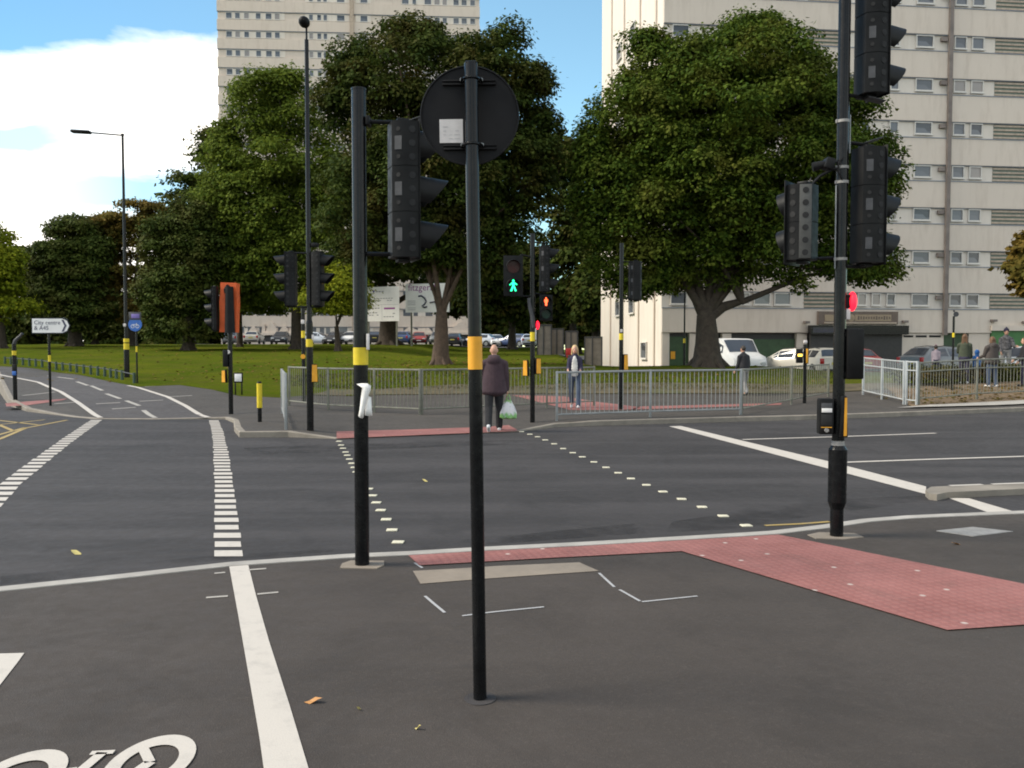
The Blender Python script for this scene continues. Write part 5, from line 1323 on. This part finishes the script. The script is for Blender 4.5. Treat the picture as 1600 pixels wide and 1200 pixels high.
    if hair:
        m = MB(); m.ell(hp(0,-.018,.04),(.086*k*hs,.098*k*hs,.105*k*hs),20)
        if hairlen:
            for x in (-.055,-.02,.02,.055): m.cap(hp(x,-.06,.03),hp(x*1.4,-.075+.01*math.sin(x*50),-.05-hairlen),.042*k,.028*k)
            for s in (-1,1): m.cap(hp(s*.07,-.01,.03),hp(s*.085,-.02,-.05-hairlen*.7),.03*k,.022*k)
        o = remesh(m,'hair',hair,t,.011,2)
        for v in o.data.vertices:
            pv = M.inverted()@((v.co-hc)/(k*hs))
            if pv.y > .052 and pv.z < .07 and abs(pv.x) < .075: v.co = hc+(M@V3(pv.x,.052,pv.z))*k*hs
    if hat:
        m = MB(); m.ell(hp(0,-.005,.075),(.092*k,.104*k,.085*k),18); m.cap(hp(0,-.005,.06),hp(0,-.005,.05),.098*k,.098*k); m.ell(hp(0,0,.165),(.03*k,.03*k,.03*k),10); remesh(m,'hat',hat,t,.012,3)
    return t, {n_: (q(J['a',s][2])+ (J['a',s][2]-J['a',s][1]).normalized()*.09*k) for n_,s in (('L',-1),('R',1))}, q
MAT['brownjk'] = cloth('plum_brown',(.046,.026,.034)); MAT['blacktr'] = cloth('black',(.014,.014,.017)); MAT['trainer'] = simple('white_trainer',(.62,.62,.64),.6)
MAT['navy'] = cloth('navy',(.025,.022,.05)); MAT['jeans'] = cloth('jeans',(.055,.075,.12)); MAT['blond'] = simple('blond_hair',(.50,.36,.18),.6); MAT['brownhair'] = simple('brown_hair',(.11,.055,.025),.6); MAT['darkhair'] = simple('dark_hair',(.025,.017,.012),.6)
MAT['greencoat'] = cloth('dark_olive',(.045,.055,.035)); MAT['bluecoat'] = cloth('bright_blue',(.02,.10,.30)); MAT['brngrey'] = cloth('brown_grey',(.055,.045,.042)); MAT['greytr'] = cloth('pale_grey',(.25,.24,.24)); MAT['whitetop'] = cloth('white',(.6,.58,.56)); MAT['greyhair'] = simple('grey_stubble',(.36,.26,.20),.8)
# walking man with bag, seen from behind
b = tp(772,673,.02)
t,hands,q = person(b, .0, 'person from behind in a plum hooded coat and black trousers, holding a carrier bag', H=1.73, legs=((-.22,.35),(.20,.08)), arms=(((.12,.14),.35),((-.04,.16),.12)), top='coat', topmat=MAT['brownjk'], hem=.70, legmat=MAT['blacktr'], shoemat=MAT['trainer'], hair=None, hood=True, width=1.22, lean=.05)
# carrier bag held in the right hand
hb = hands['R']+b
bag = thing('carrier_bag', (hb.x+.02,hb.y,hb.z-.50), 0, 'white and green plastic carrier bag held low by the walking person in the plum coat', 'carrier bag')
def bagmat():
    m,nt,bb = newmat('carrier_plastic'); tc = N(nt,'ShaderNodeTexCoord'); s = N(nt,'ShaderNodeSeparateXYZ'); nt.links.new(tc.outputs['Object'],s.inputs[0])
    f = noise(nt,9,4,.7); z = N(nt,'ShaderNodeMath'); z.operation='ADD'; nt.links.new(s.outputs[2],z.inputs[0]); nt.links.new(ramp(nt,f,.3,.7,-.05,.05),z.inputs[1])
    c = mixcol(nt, ramp(nt,z.outputs[0],.08,.12,1,0), (.62,.60,.62), (.20,.42,.14)); c = mixcol(nt, ramp(nt,z.outputs[0],.32,.36,0,1), c, (.20,.36,.12)); c = mixcol(nt, ramp(nt,noise(nt,22,3),.6,.66,0,.7), c, (.35,.38,.42))
    nt.links.new(c,bb.inputs['Base Color']); bb.inputs['Roughness'].default_value=.35; bump(nt,bb,noise(nt,26,4),.5,.01); return m
m = MB(); rows = []
for z,rx,ry in ((0,.10,.05),(.02,.165,.09),(.12,.165,.10),(.24,.125,.07),(.33,.08,.045),(.38,.055,.03)):
    n = 18; rows.append([m.bm.verts.new((rx*math.cos(2*PI*k/n)*(1+.1*math.sin(3*k+z*20)), ry*math.sin(2*PI*k/n)*(1+.12*math.cos(5*k+z*9)), z+.012*math.sin(k*2.1))) for k in range(n)])
for a,c in zip(rows,rows[1:]):
    for k in range(18): m.bm.faces.new((a[k],a[(k+1)%18],c[(k+1)%18],c[k]))
m.bm.faces.new(rows[0][::-1]); m.bm.faces.new(rows[-1]); MAT['bag'] = bagmat(); m.build('bag_body',MAT['bag'],bag)
m = MB()
for s in (-1,1): m.tube([(s*.04,.0,.375),(s*.025,0,.45),(0,0,.50)],.012,6)
m.build('handle',MAT['bag'],bag)
# woman coming towards us behind the rail
b = tp(898,637,.02)
person(b, PI-.12, 'blond person in dark jacket, pale top and white shoes, walking towards the camera', H=1.66, legs=((.25,.05),(-.18,.4)), arms=(((.25,.1),1.2),((.2,.1),1.3)), top='jacket', topmat=MAT['navy'], hem=.92, legmat=MAT['jeans'], shoemat=MAT['trainer'], hair=MAT['blond'], hairlen=.12, width=.84)
pw = bpy.context.scene.collection.objects[-1]
wt = [o for o in COL.objects if o.get('label','').startswith('blond person')][0]
m = MB()
for z,rx in ((1.40,.05),(1.34,.07),(1.26,.085),(1.18,.09),(1.10,.095),(1.02,.10),(.95,.10)): m.ell((0,.122,z*.95),(rx,.022,.07),14)
remesh(m,'pale_top',MAT['whitetop'],wt,.012,4)
# dark-clad person on the upper path
b = tp(1163,617,.02)
person(b, .5, 'person in a black jacket behind the guard rail in front of the white van', H=1.66, lean=.12, legs=((-.15,.25),(.18,.1)), arms=(((.1,.1),.5),((-.1,.1),.4)), topmat=MAT['blacktr'], hem=.88, legmat=MAT['greytr'], shoemat=MAT['blacktr'], hair=MAT['darkhair'], width=1.15)
# the waiting people on the right
def put(px, py): return tp(px,py,.035)
MAT['camo'] = simple('patterned_jacket',(.10,.095,.10),.9,.75,14)
person(put(1506,599), -.5, 'long haired person in a dark olive coat and dark jeans, leftmost of the waiting people', H=1.70, legs=((.05,.05),(-.04,.05)), arms=(((.5,.1),1.4),((.2,.1),.6)), topmat=MAT['greencoat'], hem=.84, legmat=MAT['navy'], shoemat=MAT['trainer'], hair=MAT['brownhair'], hairlen=.18)
person(put(1525.5,598), 0.2, 'small child in a bright blue hooded coat between two adults', H=1.12, topmat=MAT['bluecoat'], hem=.78, legmat=MAT['navy'], shoemat=MAT['blacktr'], hoodup=True, child=True, width=1.1)
person(put(1549,604), .25, 'person in a baggy brown-grey parka and blue jeans, seen from behind', H=1.66, legs=((.06,.06),(-.06,.1)), arms=(((.3,.1),.9),((.35,.1),.9)), topmat=MAT['brngrey'], hem=.76, legmat=MAT['jeans'], shoemat=MAT['trainer'], hair=MAT['brownhair'], hairlen=.05, hood=True, width=1.3)
b = onground(1571,32); 
person(b, PI-.3, 'person in a dark knit hat, patterned jacket and pale trousers facing the road', H=1.80, legs=((.03,.02),(-.03,.02)), arms=(((.3,.25),1.3),((.15,.12),.6)), topmat=MAT['camo'], hem=.92, legmat=MAT['greytr'], shoemat=MAT['blacktr'], hair=MAT['darkhair'], hat=MAT['navy'])
person(put(1600,603), 1.2, 'person in black with tawny hair cut off by the right edge of the picture', H=1.62, legs=((.12,.1),(-.12,.15)), arms=(((.2,.1),.5),((.3,.1),.6)), topmat=MAT['blacktr'], hem=.86, legmat=MAT['navy'], shoemat=MAT['blacktr'], hair=MAT['brownhair'], hairlen=.12, width=1.1)
MAT['pinkhat'] = cloth('plum_pink',(.20,.06,.12)); MAT['lilac'] = cloth('lilac_grey',(.28,.23,.27))
person(onground(1462,32), -.4, 'small child in a lilac coat and plum hat standing before the grey car', H=1.15, topmat=MAT['lilac'], hem=.76, legmat=MAT['navy'], shoemat=MAT['blacktr'], hair=MAT['darkhair'], hat=MAT['pinkhat'], child=True)
# ================================================================ TREES AND PLANTS
def leaf_mat(name, c0, c1, c2=None, trans=.25):
    m = bpy.data.materials.new(name); m.use_nodes = True; nt = m.node_tree; b = nt.nodes['Principled BSDF']; out = nt.nodes['Material Output']
    g = N(nt,'ShaderNodeNewGeometry'); c = mixcol(nt, g.outputs['Random Per Island'], c0, c1)
    if c2: c = mixcol(nt, ramp(nt,noise(nt,.55,4,.6),.48,.68,0,.8), c, c2)
    nt.links.new(c,b.inputs['Base Color']); b.inputs['Roughness'].default_value = .75; b.inputs['Specular IOR Level'].default_value = .08
    t = N(nt,'ShaderNodeBsdfTranslucent'); nt.links.new(c,t.inputs['Color']); mx = N(nt,'ShaderNodeMixShader'); mx.inputs[0].default_value = trans
    nt.links.new(b.outputs[0],mx.inputs[1]); nt.links.new(t.outputs[0],mx.inputs[2]); nt.links.new(mx.outputs[0],out.inputs[0]); return m
LM = {'olive': leaf_mat('olive_leaves',(.026,.054,.007),(.088,.125,.014),(.10,.098,.016)),
 'deep': leaf_mat('deep_green_leaves',(.020,.038,.007),(.062,.083,.014),(.085,.062,.015)),
 'light': leaf_mat('yellow_green_leaves',(.055,.092,.012),(.155,.195,.024),(.10,.13,.022),.35),
 'dark': leaf_mat('dark_evergreen_leaves',(.022,.038,.007),(.066,.086,.015),(.08,.075,.018),.1),
 'brown': leaf_mat('autumn_leaves',(.09,.07,.015),(.20,.13,.028),(.09,.10,.02),.3),
 'yellow': leaf_mat('yellowing_leaves',(.10,.14,.010),(.30,.31,.02),(.14,.18,.012),.35),
 'hedge': leaf_mat('hedge_leaves',(.025,.035,.008),(.075,.075,.016),(.09,.055,.022),.2)}
MAT['bark'] = simple('tree_bark',(.045,.033,.024),.95,.4,6,bmp=.9,dirt=((.07,.06,.04),.6))
MAT['bark2'] = simple('warm_bark',(.085,.055,.038),.95,.35,5,bmp=.9)
def leaves(C, R, n, s, droop=.35, up=.55, shell=.62, rng=RNG):
    """leaf quads in clumps: C (k,3) centres, R (k,3) radii"""
    vol = (R[:,0]*R[:,2]); idx = rng.choice(len(C), n, p=vol/vol.sum())
    d = rng.normal(size=(n,3)); d /= np.linalg.norm(d,axis=1)[:,None]
    d[:,2] = np.where(d[:,2] < -.35, -d[:,2]*.8, d[:,2])
    r = shell+(1-shell)*rng.random(n)**.7; r *= 1+.16*rng.normal(size=n)
    P = C[idx]+d*R[idx]*r[:,None]
    nrm = d*.9+np.array([0,0,up])+rng.normal(size=(n,3))*.45; nrm /= np.linalg.norm(nrm,axis=1)[:,None]
    a = d+np.array([0,0,-droop])+rng.normal(size=(n,3))*.5; a -= nrm*(a*nrm).sum(1)[:,None]; a /= np.linalg.norm(a,axis=1)[:,None]+1e-6
    b = np.cross(nrm,a); sz = s*(.55+.9*rng.random(n))[:,None]
    t = a*sz; w = b*sz*.42
    V = np.stack([P-t*.5, P+w*.9-nrm*sz*.06, P+t*.62, P-w*.9-nrm*sz*.06],1).reshape(-1,3)
    return V
def build_leaves(name, V, mat, parent, off):
    n = len(V)//4; Fq = np.arange(n*4).reshape(n,4); return np_mesh(name, V-np.array(off), Fq, mat, parent)
def tree(name, label, base, d, ells, nl, s, lm, trunk, clump=1.1, depth=1., ncl=110, bark='bark', shell=.6, flat=.62, group=None, fill=.35, gap=0.0, limbs=7, cat='tree', fork=None, droop=.35):
    """ells: (px,py,rx,ry) lobes seen from the road, each a real ellipsoid at depth d; trunk: (top px,py, r0, r1)"""
    b = Vector(base); t = thing(name, b, 0, label, cat, group)
    Cs, Rs = [], []
    sc = d/F
    E = []
    for e in ells:
        c = at(e[0],e[1],d+(e[4] if len(e) > 4 else 0)); E.append((np.array(c), np.array((e[2]*sc, max(min(e[2],e[3]*1.3)*sc*depth,e[2]*sc*.6), e[3]*sc))))
    wts = np.array([r[0]*r[2] for _,r in E]); wts = wts/wts.sum()
    for k in range(ncl):
        i = RNG.choice(len(E),p=wts); c,r = E[i]
        v = RNG.normal(size=3); v /= np.linalg.norm(v)
        q = (1-fill*RNG.random()) if RNG.random() < .68 else RNG.random()**.6
        rad = clump*(.6+.7*RNG.random())
        rr = np.maximum(r-rad*.45, r*.25)
        Cs.append(c+v*rr*q); Rs.append((rad,rad,rad*flat))
    C = np.array(Cs); R = np.array(Rs)
    V = leaves(C,R,nl,s,shell=shell,droop=droop)
    build_leaves('crown', V, LM[lm], t, b)
    if trunk:
        m = MB(); top = at(trunk[0],trunk[1],d)-b; r0,r1 = trunk[2],trunk[3]
        pts = [Vector((0,0,-.2)), Vector((0,0,.15)), top*.45+Vector((.04*r0,0,0)), top]
        m.tube(pts,[r0*1.55,r0*1.12,r0*.9,r1],14)
        for k in range(5):
            a = k*1.3; m.tube([Vector((math.cos(a)*r0*1.9,math.sin(a)*r0*1.9,-.25)),Vector((math.cos(a)*r0*.9,math.sin(a)*r0*.9,.25)),Vector((math.cos(a)*r0*.5,math.sin(a)*r0*.5,.9))],[r0*.2,r0*.3,r0*.2],8)
        tr = m.build('trunk',MAT[bark],t,smooth=60)
        m = MB(); ix = list(np.argsort(-C[:,2]))
        fk = [Vector(at(*f,d))-b for f in (fork or [])]
        for f in fk: m.tube([top*.93, top.lerp(f,.5)+Vector((0,.2,.05)), f],[r1*.75,r1*.55,r1*.35],9)
        for k in range(limbs):
            e = Vector(C[RNG.integers(len(C))])-b
            st = top if not fk or RNG.random() < .4 else fk[RNG.integers(len(fk))]
            mid = st.lerp(e,.5)+Vector((random.uniform(-.4,.4),random.uniform(-.4,.4),.25*(e-st).length*.3))
            rb = r1*(.5 if st is top else .35)
            m.tube([st*.98,mid,e],[rb,rb*.6,rb*.2],7)
        if len(m.bm.verts): m.build('limbs',MAT[bark],t,smooth=60)
    return t
G = lambda px,d: onground(px,d)
# the big spreading tree on the right
tree('spreading_tree','broad spreading green tree with a thick forked trunk in front of the right-hand tower', G(1105,36), 36,
 [(1150,225,190,165),(1170,115,130,85),(1060,130,90,75),(1000,215,90,120),(955,320,65,100),(1130,360,215,85),(1320,230,70,110),(1350,330,52,95),(1320,405,80,38),(985,415,70,50),(1250,140,80,70),(1100,440,110,30),(1375,260,35,60),(930,250,35,60),(1180,50,50,30),(1010,75,40,25),(1000,455,48,24),(1040,440,60,30),(1240,440,60,26),(1350,430,60,26),(930,300,40,60),(1150,300,220,120)],
 330000,.135,'olive',(1103,492,.58,.40),clump=.80,ncl=1250,flat=.78,fork=[(1072,435),(1128,425),(1160,470)],limbs=14,shell=.66,fill=.28)
# low side branch of the big tree
# dark tree in the middle
tree('maple_tree','dark green-brown tree with a slim warm trunk in the middle, rising behind the round sign', G(688,37), 37,
 [(650,125,140,92),(770,125,85,85),(700,270,185,115),(590,330,105,110),(790,300,85,115),(690,380,165,55),(830,140,32,40),(540,160,48,70),(640,55,55,30),(790,60,40,28),(560,100,50,40),(845,220,30,60),(760,420,50,40)],
 190000,.14,'deep',(690,487,.36,.24),clump=.78,ncl=760,flat=.78,bark='bark2',fork=[(672,440),(707,435)],limbs=12,shell=.62)
tree('maple_tree','dark tree with a thick double trunk behind the white notice boards', G(607,74), 74,
 [(610,380,110,95),(560,420,60,60),(670,410,70,70),(600,300,90,60)],26000,.36,'deep',(605,480,.85,.6),clump=2.0,ncl=70,limbs=5)
# yellow-green tree on the left
tree('lime_tree','tall yellow-green tree before the far tower, left of the lamp column', G(465,60), 60,
 [(415,175,65,72),(455,255,95,95),(400,330,85,95),(350,270,40,70),(470,400,85,90),(380,420,60,75),(520,450,60,55),(500,330,70,80),(450,140,40,30),(352,215,26,36),(345,330,40,60)],
 130000,.20,'light',(462,470,.45,.3),clump=1.1,ncl=520,flat=.82,fork=[(445,400),(480,410)],limbs=10,shell=.5)
tree('lime_tree','lower yellow-green tree with thin stem behind the orange covered signal', G(375,66), 66,
 [(375,430,60,55),(410,470,60,35),(345,380,40,60)],32000,.2,'light',(375,490,.22,.15),clump=1.4,ncl=60,limbs=4,shell=.5)
tree('lime_tree','bright yellow-green bushy tree between the lamp column and the white notice board', G(528,57), 57,
 [(528,452,48,44),(508,478,42,28),(545,480,30,26)],30000,.15,'yellow',(526,510,.2,.15),clump=1.3,ncl=50,limbs=3,shell=.5)
# yew by the path
tree('yew_tree','very dark dense evergreen reaching down to the grass, left of the orange covered signal', G(295,58), 58,
 [(285,420,68,100),(300,490,75,58),(255,470,45,70),(320,400,45,85),(250,400,30,50),(300,345,35,40)],80000,.18,'dark',(295,470,.4,.3),clump=.9,ncl=330,flat=.85,limbs=4)
tree('ash_tree','thin airy grey-green tree with sky showing through, right of the left street lamp', G(300,84), 84,
 [(305,292,42,40),(332,245,28,50),(275,325,38,35),(335,320,30,45)],9000,.34,'deep',(300,400,.35,.2),clump=1.7,ncl=40,limbs=8,shell=.4)
tree('autumn_tree','brownish autumn tree with gaps of sky, behind the left street lamp', G(208,70), 70,
 [(205,345,52,42),(165,365,35,45),(195,420,40,60),(235,345,28,42),(220,480,45,45),(165,450,35,70)],34000,.22,'brown',(206,470,.35,.22),clump=1.1,ncl=130,limbs=10,shell=.4)
tree('cedar_tree','tall dark cedar with layered branches, behind the direction sign', G(118,68), 68,
 [(115,370,42,42),(105,420,55,60),(95,470,60,50),(130,480,55,50),(70,430,25,40),(150,410,25,50)],65000,.22,'dark',(116,470,.5,.35),clump=1.15,ncl=240,flat=.55,limbs=5,droop=.1)
tree('poplar_tree','yellowing tree cut off by the left edge of the picture', G(2,62), 62,
 [(0,450,38,70),(-40,420,60,90),(10,420,20,40),(20,490,35,30)],36000,.21,'yellow',(0,500,.4,.3),clump=1.2,ncl=80,limbs=5)
# dark backdrop of trees between the two big crowns
for px,dd,ell,lab in ((895,76,[(890,330,55,110),(905,440,60,80),(870,250,40,60)],'tall dark tree in the gap between the two big crowns'),
                      (800,80,[(800,430,75,70),(760,470,50,45),(840,480,50,45)],'dark tree behind the green man signal'),
                      (930,72,[(935,470,45,60),(950,420,40,80)],'dark tree close to the left corner of the right-hand tower'),
                      (740,84,[(735,440,60,60),(720,480,50,35)],'dark tree behind the round sign pole')):
    tree('background_tree',lab,G(px,dd),dd,ell,20000,.36,'deep',(px,500,.4,.3),clump=1.7,ncl=70,limbs=4,group='dark trees behind the lawn')
for px,dd,ell,lab in ((40,80,[(40,505,60,32),(0,510,50,30),(10,532,60,16)],'dark shrubbery at the left end of the lawn'),
                      (150,80,[(150,510,55,28),(185,500,30,35)],'dark shrubbery under the cedar'),
                      (60,95,[(45,420,30,40),(60,440,40,50),(20,410,30,30)],'distant grey-green tree between the poplar and the cedar')):
    tree('background_tree',lab,G(px,dd),dd,ell,16000,.36,'dark',(px,530,.3,.2),clump=1.6,ncl=60,limbs=3,group='dark trees behind the lawn')
for px,ya,rx,lab in ((-30,470,60,'dark tree of the far row, at the left edge beyond the lawn'),(75,485,45,'low dark tree of the far row, beyond the direction sign'),(165,480,45,'dark tree of the far row, left of the left street lamp'),(235,490,45,'dark tree of the far row, right of the left street lamp'),(345,480,50,'dark tree of the far row, behind the orange covered signal'),(440,470,55,'dark tree of the far row, left of the lamp column'),(560,470,60,'dark tree of the far row, behind the left-hand signal pole'),(690,465,60,'dark tree of the far row, behind the central trunk'),(830,470,60,'dark tree of the far row, behind the green man signal'),(905,475,55,'dark tree of the far row, behind the grey enclosure'),(768,478,48,'dark tree of the far row, just right of the round sign pole'),(395,485,40,'dark tree of the far row, right of the orange covered signal')):
    tree('background_tree',lab,G(px,128),128,[(px,ya+15,rx,42),(px+rx*.4,ya+35,rx*.7,30),(px,ya+52,rx*1.3,24)],8000,.8,'deep',(px,525,.4,.3),clump=2.2,ncl=50,limbs=2,group='dark trees of the far row')
tree('street_tree','small tree crown entering the picture at the right edge', G(1606,31), 31,
 [(1604,425,28,52),(1625,410,40,60)],9000,.20,'brown',(1606,470,.10,.06),clump=.5,ncl=70,limbs=8,shell=.5)
# hanging sprigs under the big tree
# low hedge on the right
hx0 = Vector((13.8,30.6,0))
C,R = [],[]
for k in range(150):
    u = k/150; x = 13.6+u*22; y = 28.9+u*8+random.uniform(-.35,.35); z = terrain(x,y)+.28+random.uniform(-.1,.12)
    C.append((x,y,z)); R.append((.45,.45,.35))
V = leaves(np.array(C),np.array(R),22000,.10)
hd = thing('hedge',(13.8,29.4,terrain(13.8,29.4)),0,'low straggly hedge behind the olive rail on the right','hedge'); build_leaves('foliage',V,LM['hedge'],hd,hd.location)
m = MB()
for c in C[::5]: m.tube([Vector(c)-hd.location-Vector((0,0,.4)),Vector(c)-hd.location+Vector((random.uniform(-.2,.2),0,.2))],.015,5)
m.build('stems',MAT['bark'],hd)
# grass blades on the bank and lawn edge
def blades(n, xr, dr, h, name, mat):
    P = []
    while len(P) < n:
        d = dr[0]+(dr[1]-dr[0])*random.random()**1.3; px = random.uniform(*xr); x = (px-CX)/F*d
        # keep off the hard surfaces
        py = None
        P.append((x,d))
    P = np.array(P); z = np.array([terrain(x,y) for x,y in P]); n = len(P)
    ang = RNG.random(n)*2*PI; hh = h*(.4+RNG.random(n)); w = hh*.22
    bx, by = np.cos(ang)*w, np.sin(ang)*w; lx,ly = RNG.normal(size=n)*hh*.35, RNG.normal(size=n)*hh*.35
    B = np.stack([P[:,0],P[:,1],z],1)
    V = np.stack([B+np.stack([-bx,-by,0*z],1), B+np.stack([bx,by,0*z],1), B+np.stack([lx,ly,hh],1)],1).reshape(-1,3)
    Fq = np.arange(n*3).reshape(n,3); o = np_mesh(name,V,Fq,mat); o['kind'] = 'stuff'; return o
LM['grass'] = leaf_mat('grass_blades',(.04,.07,.010),(.10,.135,.022),(.085,.075,.03),.3)
LM['litter'] = leaf_mat('fallen_lawn_leaves',(.10,.08,.02),(.20,.12,.03),None,.1)
LM['bankgrass'] = leaf_mat('rough_bank_grass',(.05,.05,.016),(.11,.10,.035),(.04,.065,.012),.2)
blades(9000,(440,1300),(29.6,34),.09,'grass',LM['bankgrass'])

# scattered fallen leaves over the soil verge
n = 2600; V = []
px = RNG.random(n)*25+11.5
C = []
for x in px:
    y0 = 22.9+(x-11.5)*.37; y = y0+.3+RNG.random()*3.6; C.append((x,y,terrain(x,y)+.045))
C = np.array(C); V = leaves(C,np.full((n,3),.03),n,.11,up=3.); o = build_leaves('leaf_litter',V,LM['brown'],None,(0,0,0)); o['kind'] = 'stuff'
C = []
while len(C) < 2600:
    if random.random() < .6: cx,cy,s_ = random.choice(((-3.2,37,7),(9,36,7),(-18,58,9),(-3,40,9))); x,y = random.gauss(cx,s_),random.gauss(cy,s_*.8)
    else: d_ = random.uniform(30,75); x,y = (random.uniform(150,1300)-CX)/F*d_, d_
    if y > 31 and not (x > 5 and y > 38.5): C.append((x,y,terrain(x,y)+.03))
C = np.array(C); V = leaves(C,np.full((len(C),3),.03),len(C),.13,up=3.); o = build_leaves('leaf_litter',V,LM['litter'],None,(0,0,0)); o['kind'] = 'stuff'
# ================================================================ LIGHT AND SKY
SUN_AZ, SUN_EL = math.radians(-94), math.radians(40)      # azimuth from +Y towards +X
sun = bpy.data.lights.new('sun','SUN'); sun.energy = 2.5; sun.angle = math.radians(20); sun.color = (1,.91,.76)
so = bpy.data.objects.new('sun',sun); COL.objects.link(so)
sdir = Vector((math.sin(SUN_AZ)*math.cos(SUN_EL), math.cos(SUN_AZ)*math.cos(SUN_EL), math.sin(SUN_EL)))
so.rotation_euler = sdir.to_track_quat('Z','Y').to_euler(); so.location = (-20,10,30)
w = bpy.data.worlds.new("World"); SC.world = w; w.use_nodes = True; nt = w.node_tree; bg = nt.nodes['Background']
sky = N(nt,'ShaderNodeTexSky'); sky.sky_type = 'NISHITA'; sky.sun_disc = False; sky.sun_elevation = SUN_EL; sky.sun_rotation = SUN_AZ; sky.dust_density = .15; sky.ozone_density = 1.6
tc = N(nt,'ShaderNodeTexCoord'); sp_ = N(nt,'ShaderNodeSeparateXYZ'); nt.links.new(tc.outputs['Generated'],sp_.inputs[0])
mp = N(nt,'ShaderNodeMapping'); mp.inputs['Scale'].default_value = (1.,1.,3.2); nt.links.new(tc.outputs['Generated'],mp.inputs[0])
f1 = noise(nt,3.2,7,.55,vec=mp.outputs[0],dist=.3); 
# cloud bank: thick between two elevations, thinning to the right
def math_(op,a,b=None,c=None):
    n = N(nt,'ShaderNodeMath'); n.operation = op
    for i,v in enumerate((a,b,c)):
        if v is None: continue
        if hasattr(v,'is_output'): nt.links.new(v,n.inputs[i])
        else: n.inputs[i].default_value = v
    return n.outputs[0]
yy = math_('MAXIMUM', sp_.outputs[1], .06); el = math_('DIVIDE', sp_.outputs[2], yy); az = math_('DIVIDE', sp_.outputs[0], yy)
f2 = noise(nt,9,5,.6,vec=mp.outputs[0],dist=.4)
e = math_('ADD', el, math_('ADD', math_('MULTIPLY', math_('SUBTRACT',f1,.5), .09), math_('MULTIPLY', math_('SUBTRACT',f2,.5), .05)))
e = math_('ADD', e, math_('MULTIPLY', az, -.035))
top = ramp(nt,e,.350,.385,1,0)
slot = math_('MULTIPLY', math_('MULTIPLY', ramp(nt,e,.245,.265,0,1), ramp(nt,e,.295,.315,1,0)), ramp(nt,math_('ADD',az,math_('MULTIPLY',f2,.12)),-.50,-.40,1,0))
low = math_('MULTIPLY', math_('MULTIPLY', ramp(nt,e,.16,.19,0,1), ramp(nt,e,.215,.245,1,0)), ramp(nt,az,-.60,-.44,.45,.9))
right = ramp(nt,az,-.16,-.02,1,.0)
mask = math_('MULTIPLY', math_('MULTIPLY', top, right), math_('SUBTRACT',1.,math_('MAXIMUM',math_('MULTIPLY',slot,.75),low)))
fill_cloud = math_('MULTIPLY', ramp(nt,noise(nt,2.0,6,.6,vec=mp.outputs[0],dist=.5),.40,.62,.1,.95), ramp(nt,sp_.outputs[1],.35,.0,0,1))  # unseen cloud cover beside and behind the camera, added for neutral ambient light
mask = math_('MAXIMUM', mask, fill_cloud); mask = math_('MINIMUM', mask, 1.)
skyc = mixcol(nt, 1.0, sky.outputs[0], (1.2,1.42,1.25), 'MULTIPLY')
skyc = mixcol(nt, ramp(nt,az,-.62,-.05,.75,0), skyc, (.52,.66,.80), 'MULTIPLY')
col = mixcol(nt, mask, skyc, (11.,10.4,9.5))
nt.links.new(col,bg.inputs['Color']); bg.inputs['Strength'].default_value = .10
SC.view_settings.view_transform = 'Standard'; SC.view_settings.look = 'None'; SC.view_settings.exposure = 0.9; SC.view_settings.gamma = 1
SC.cycles.use_denoising = True; SC.cycles.filter_width = 1.9
SC.cycles.max_bounces = 6; SC.cycles.diffuse_bounces = 3; SC.cycles.transparent_max_bounces = 4
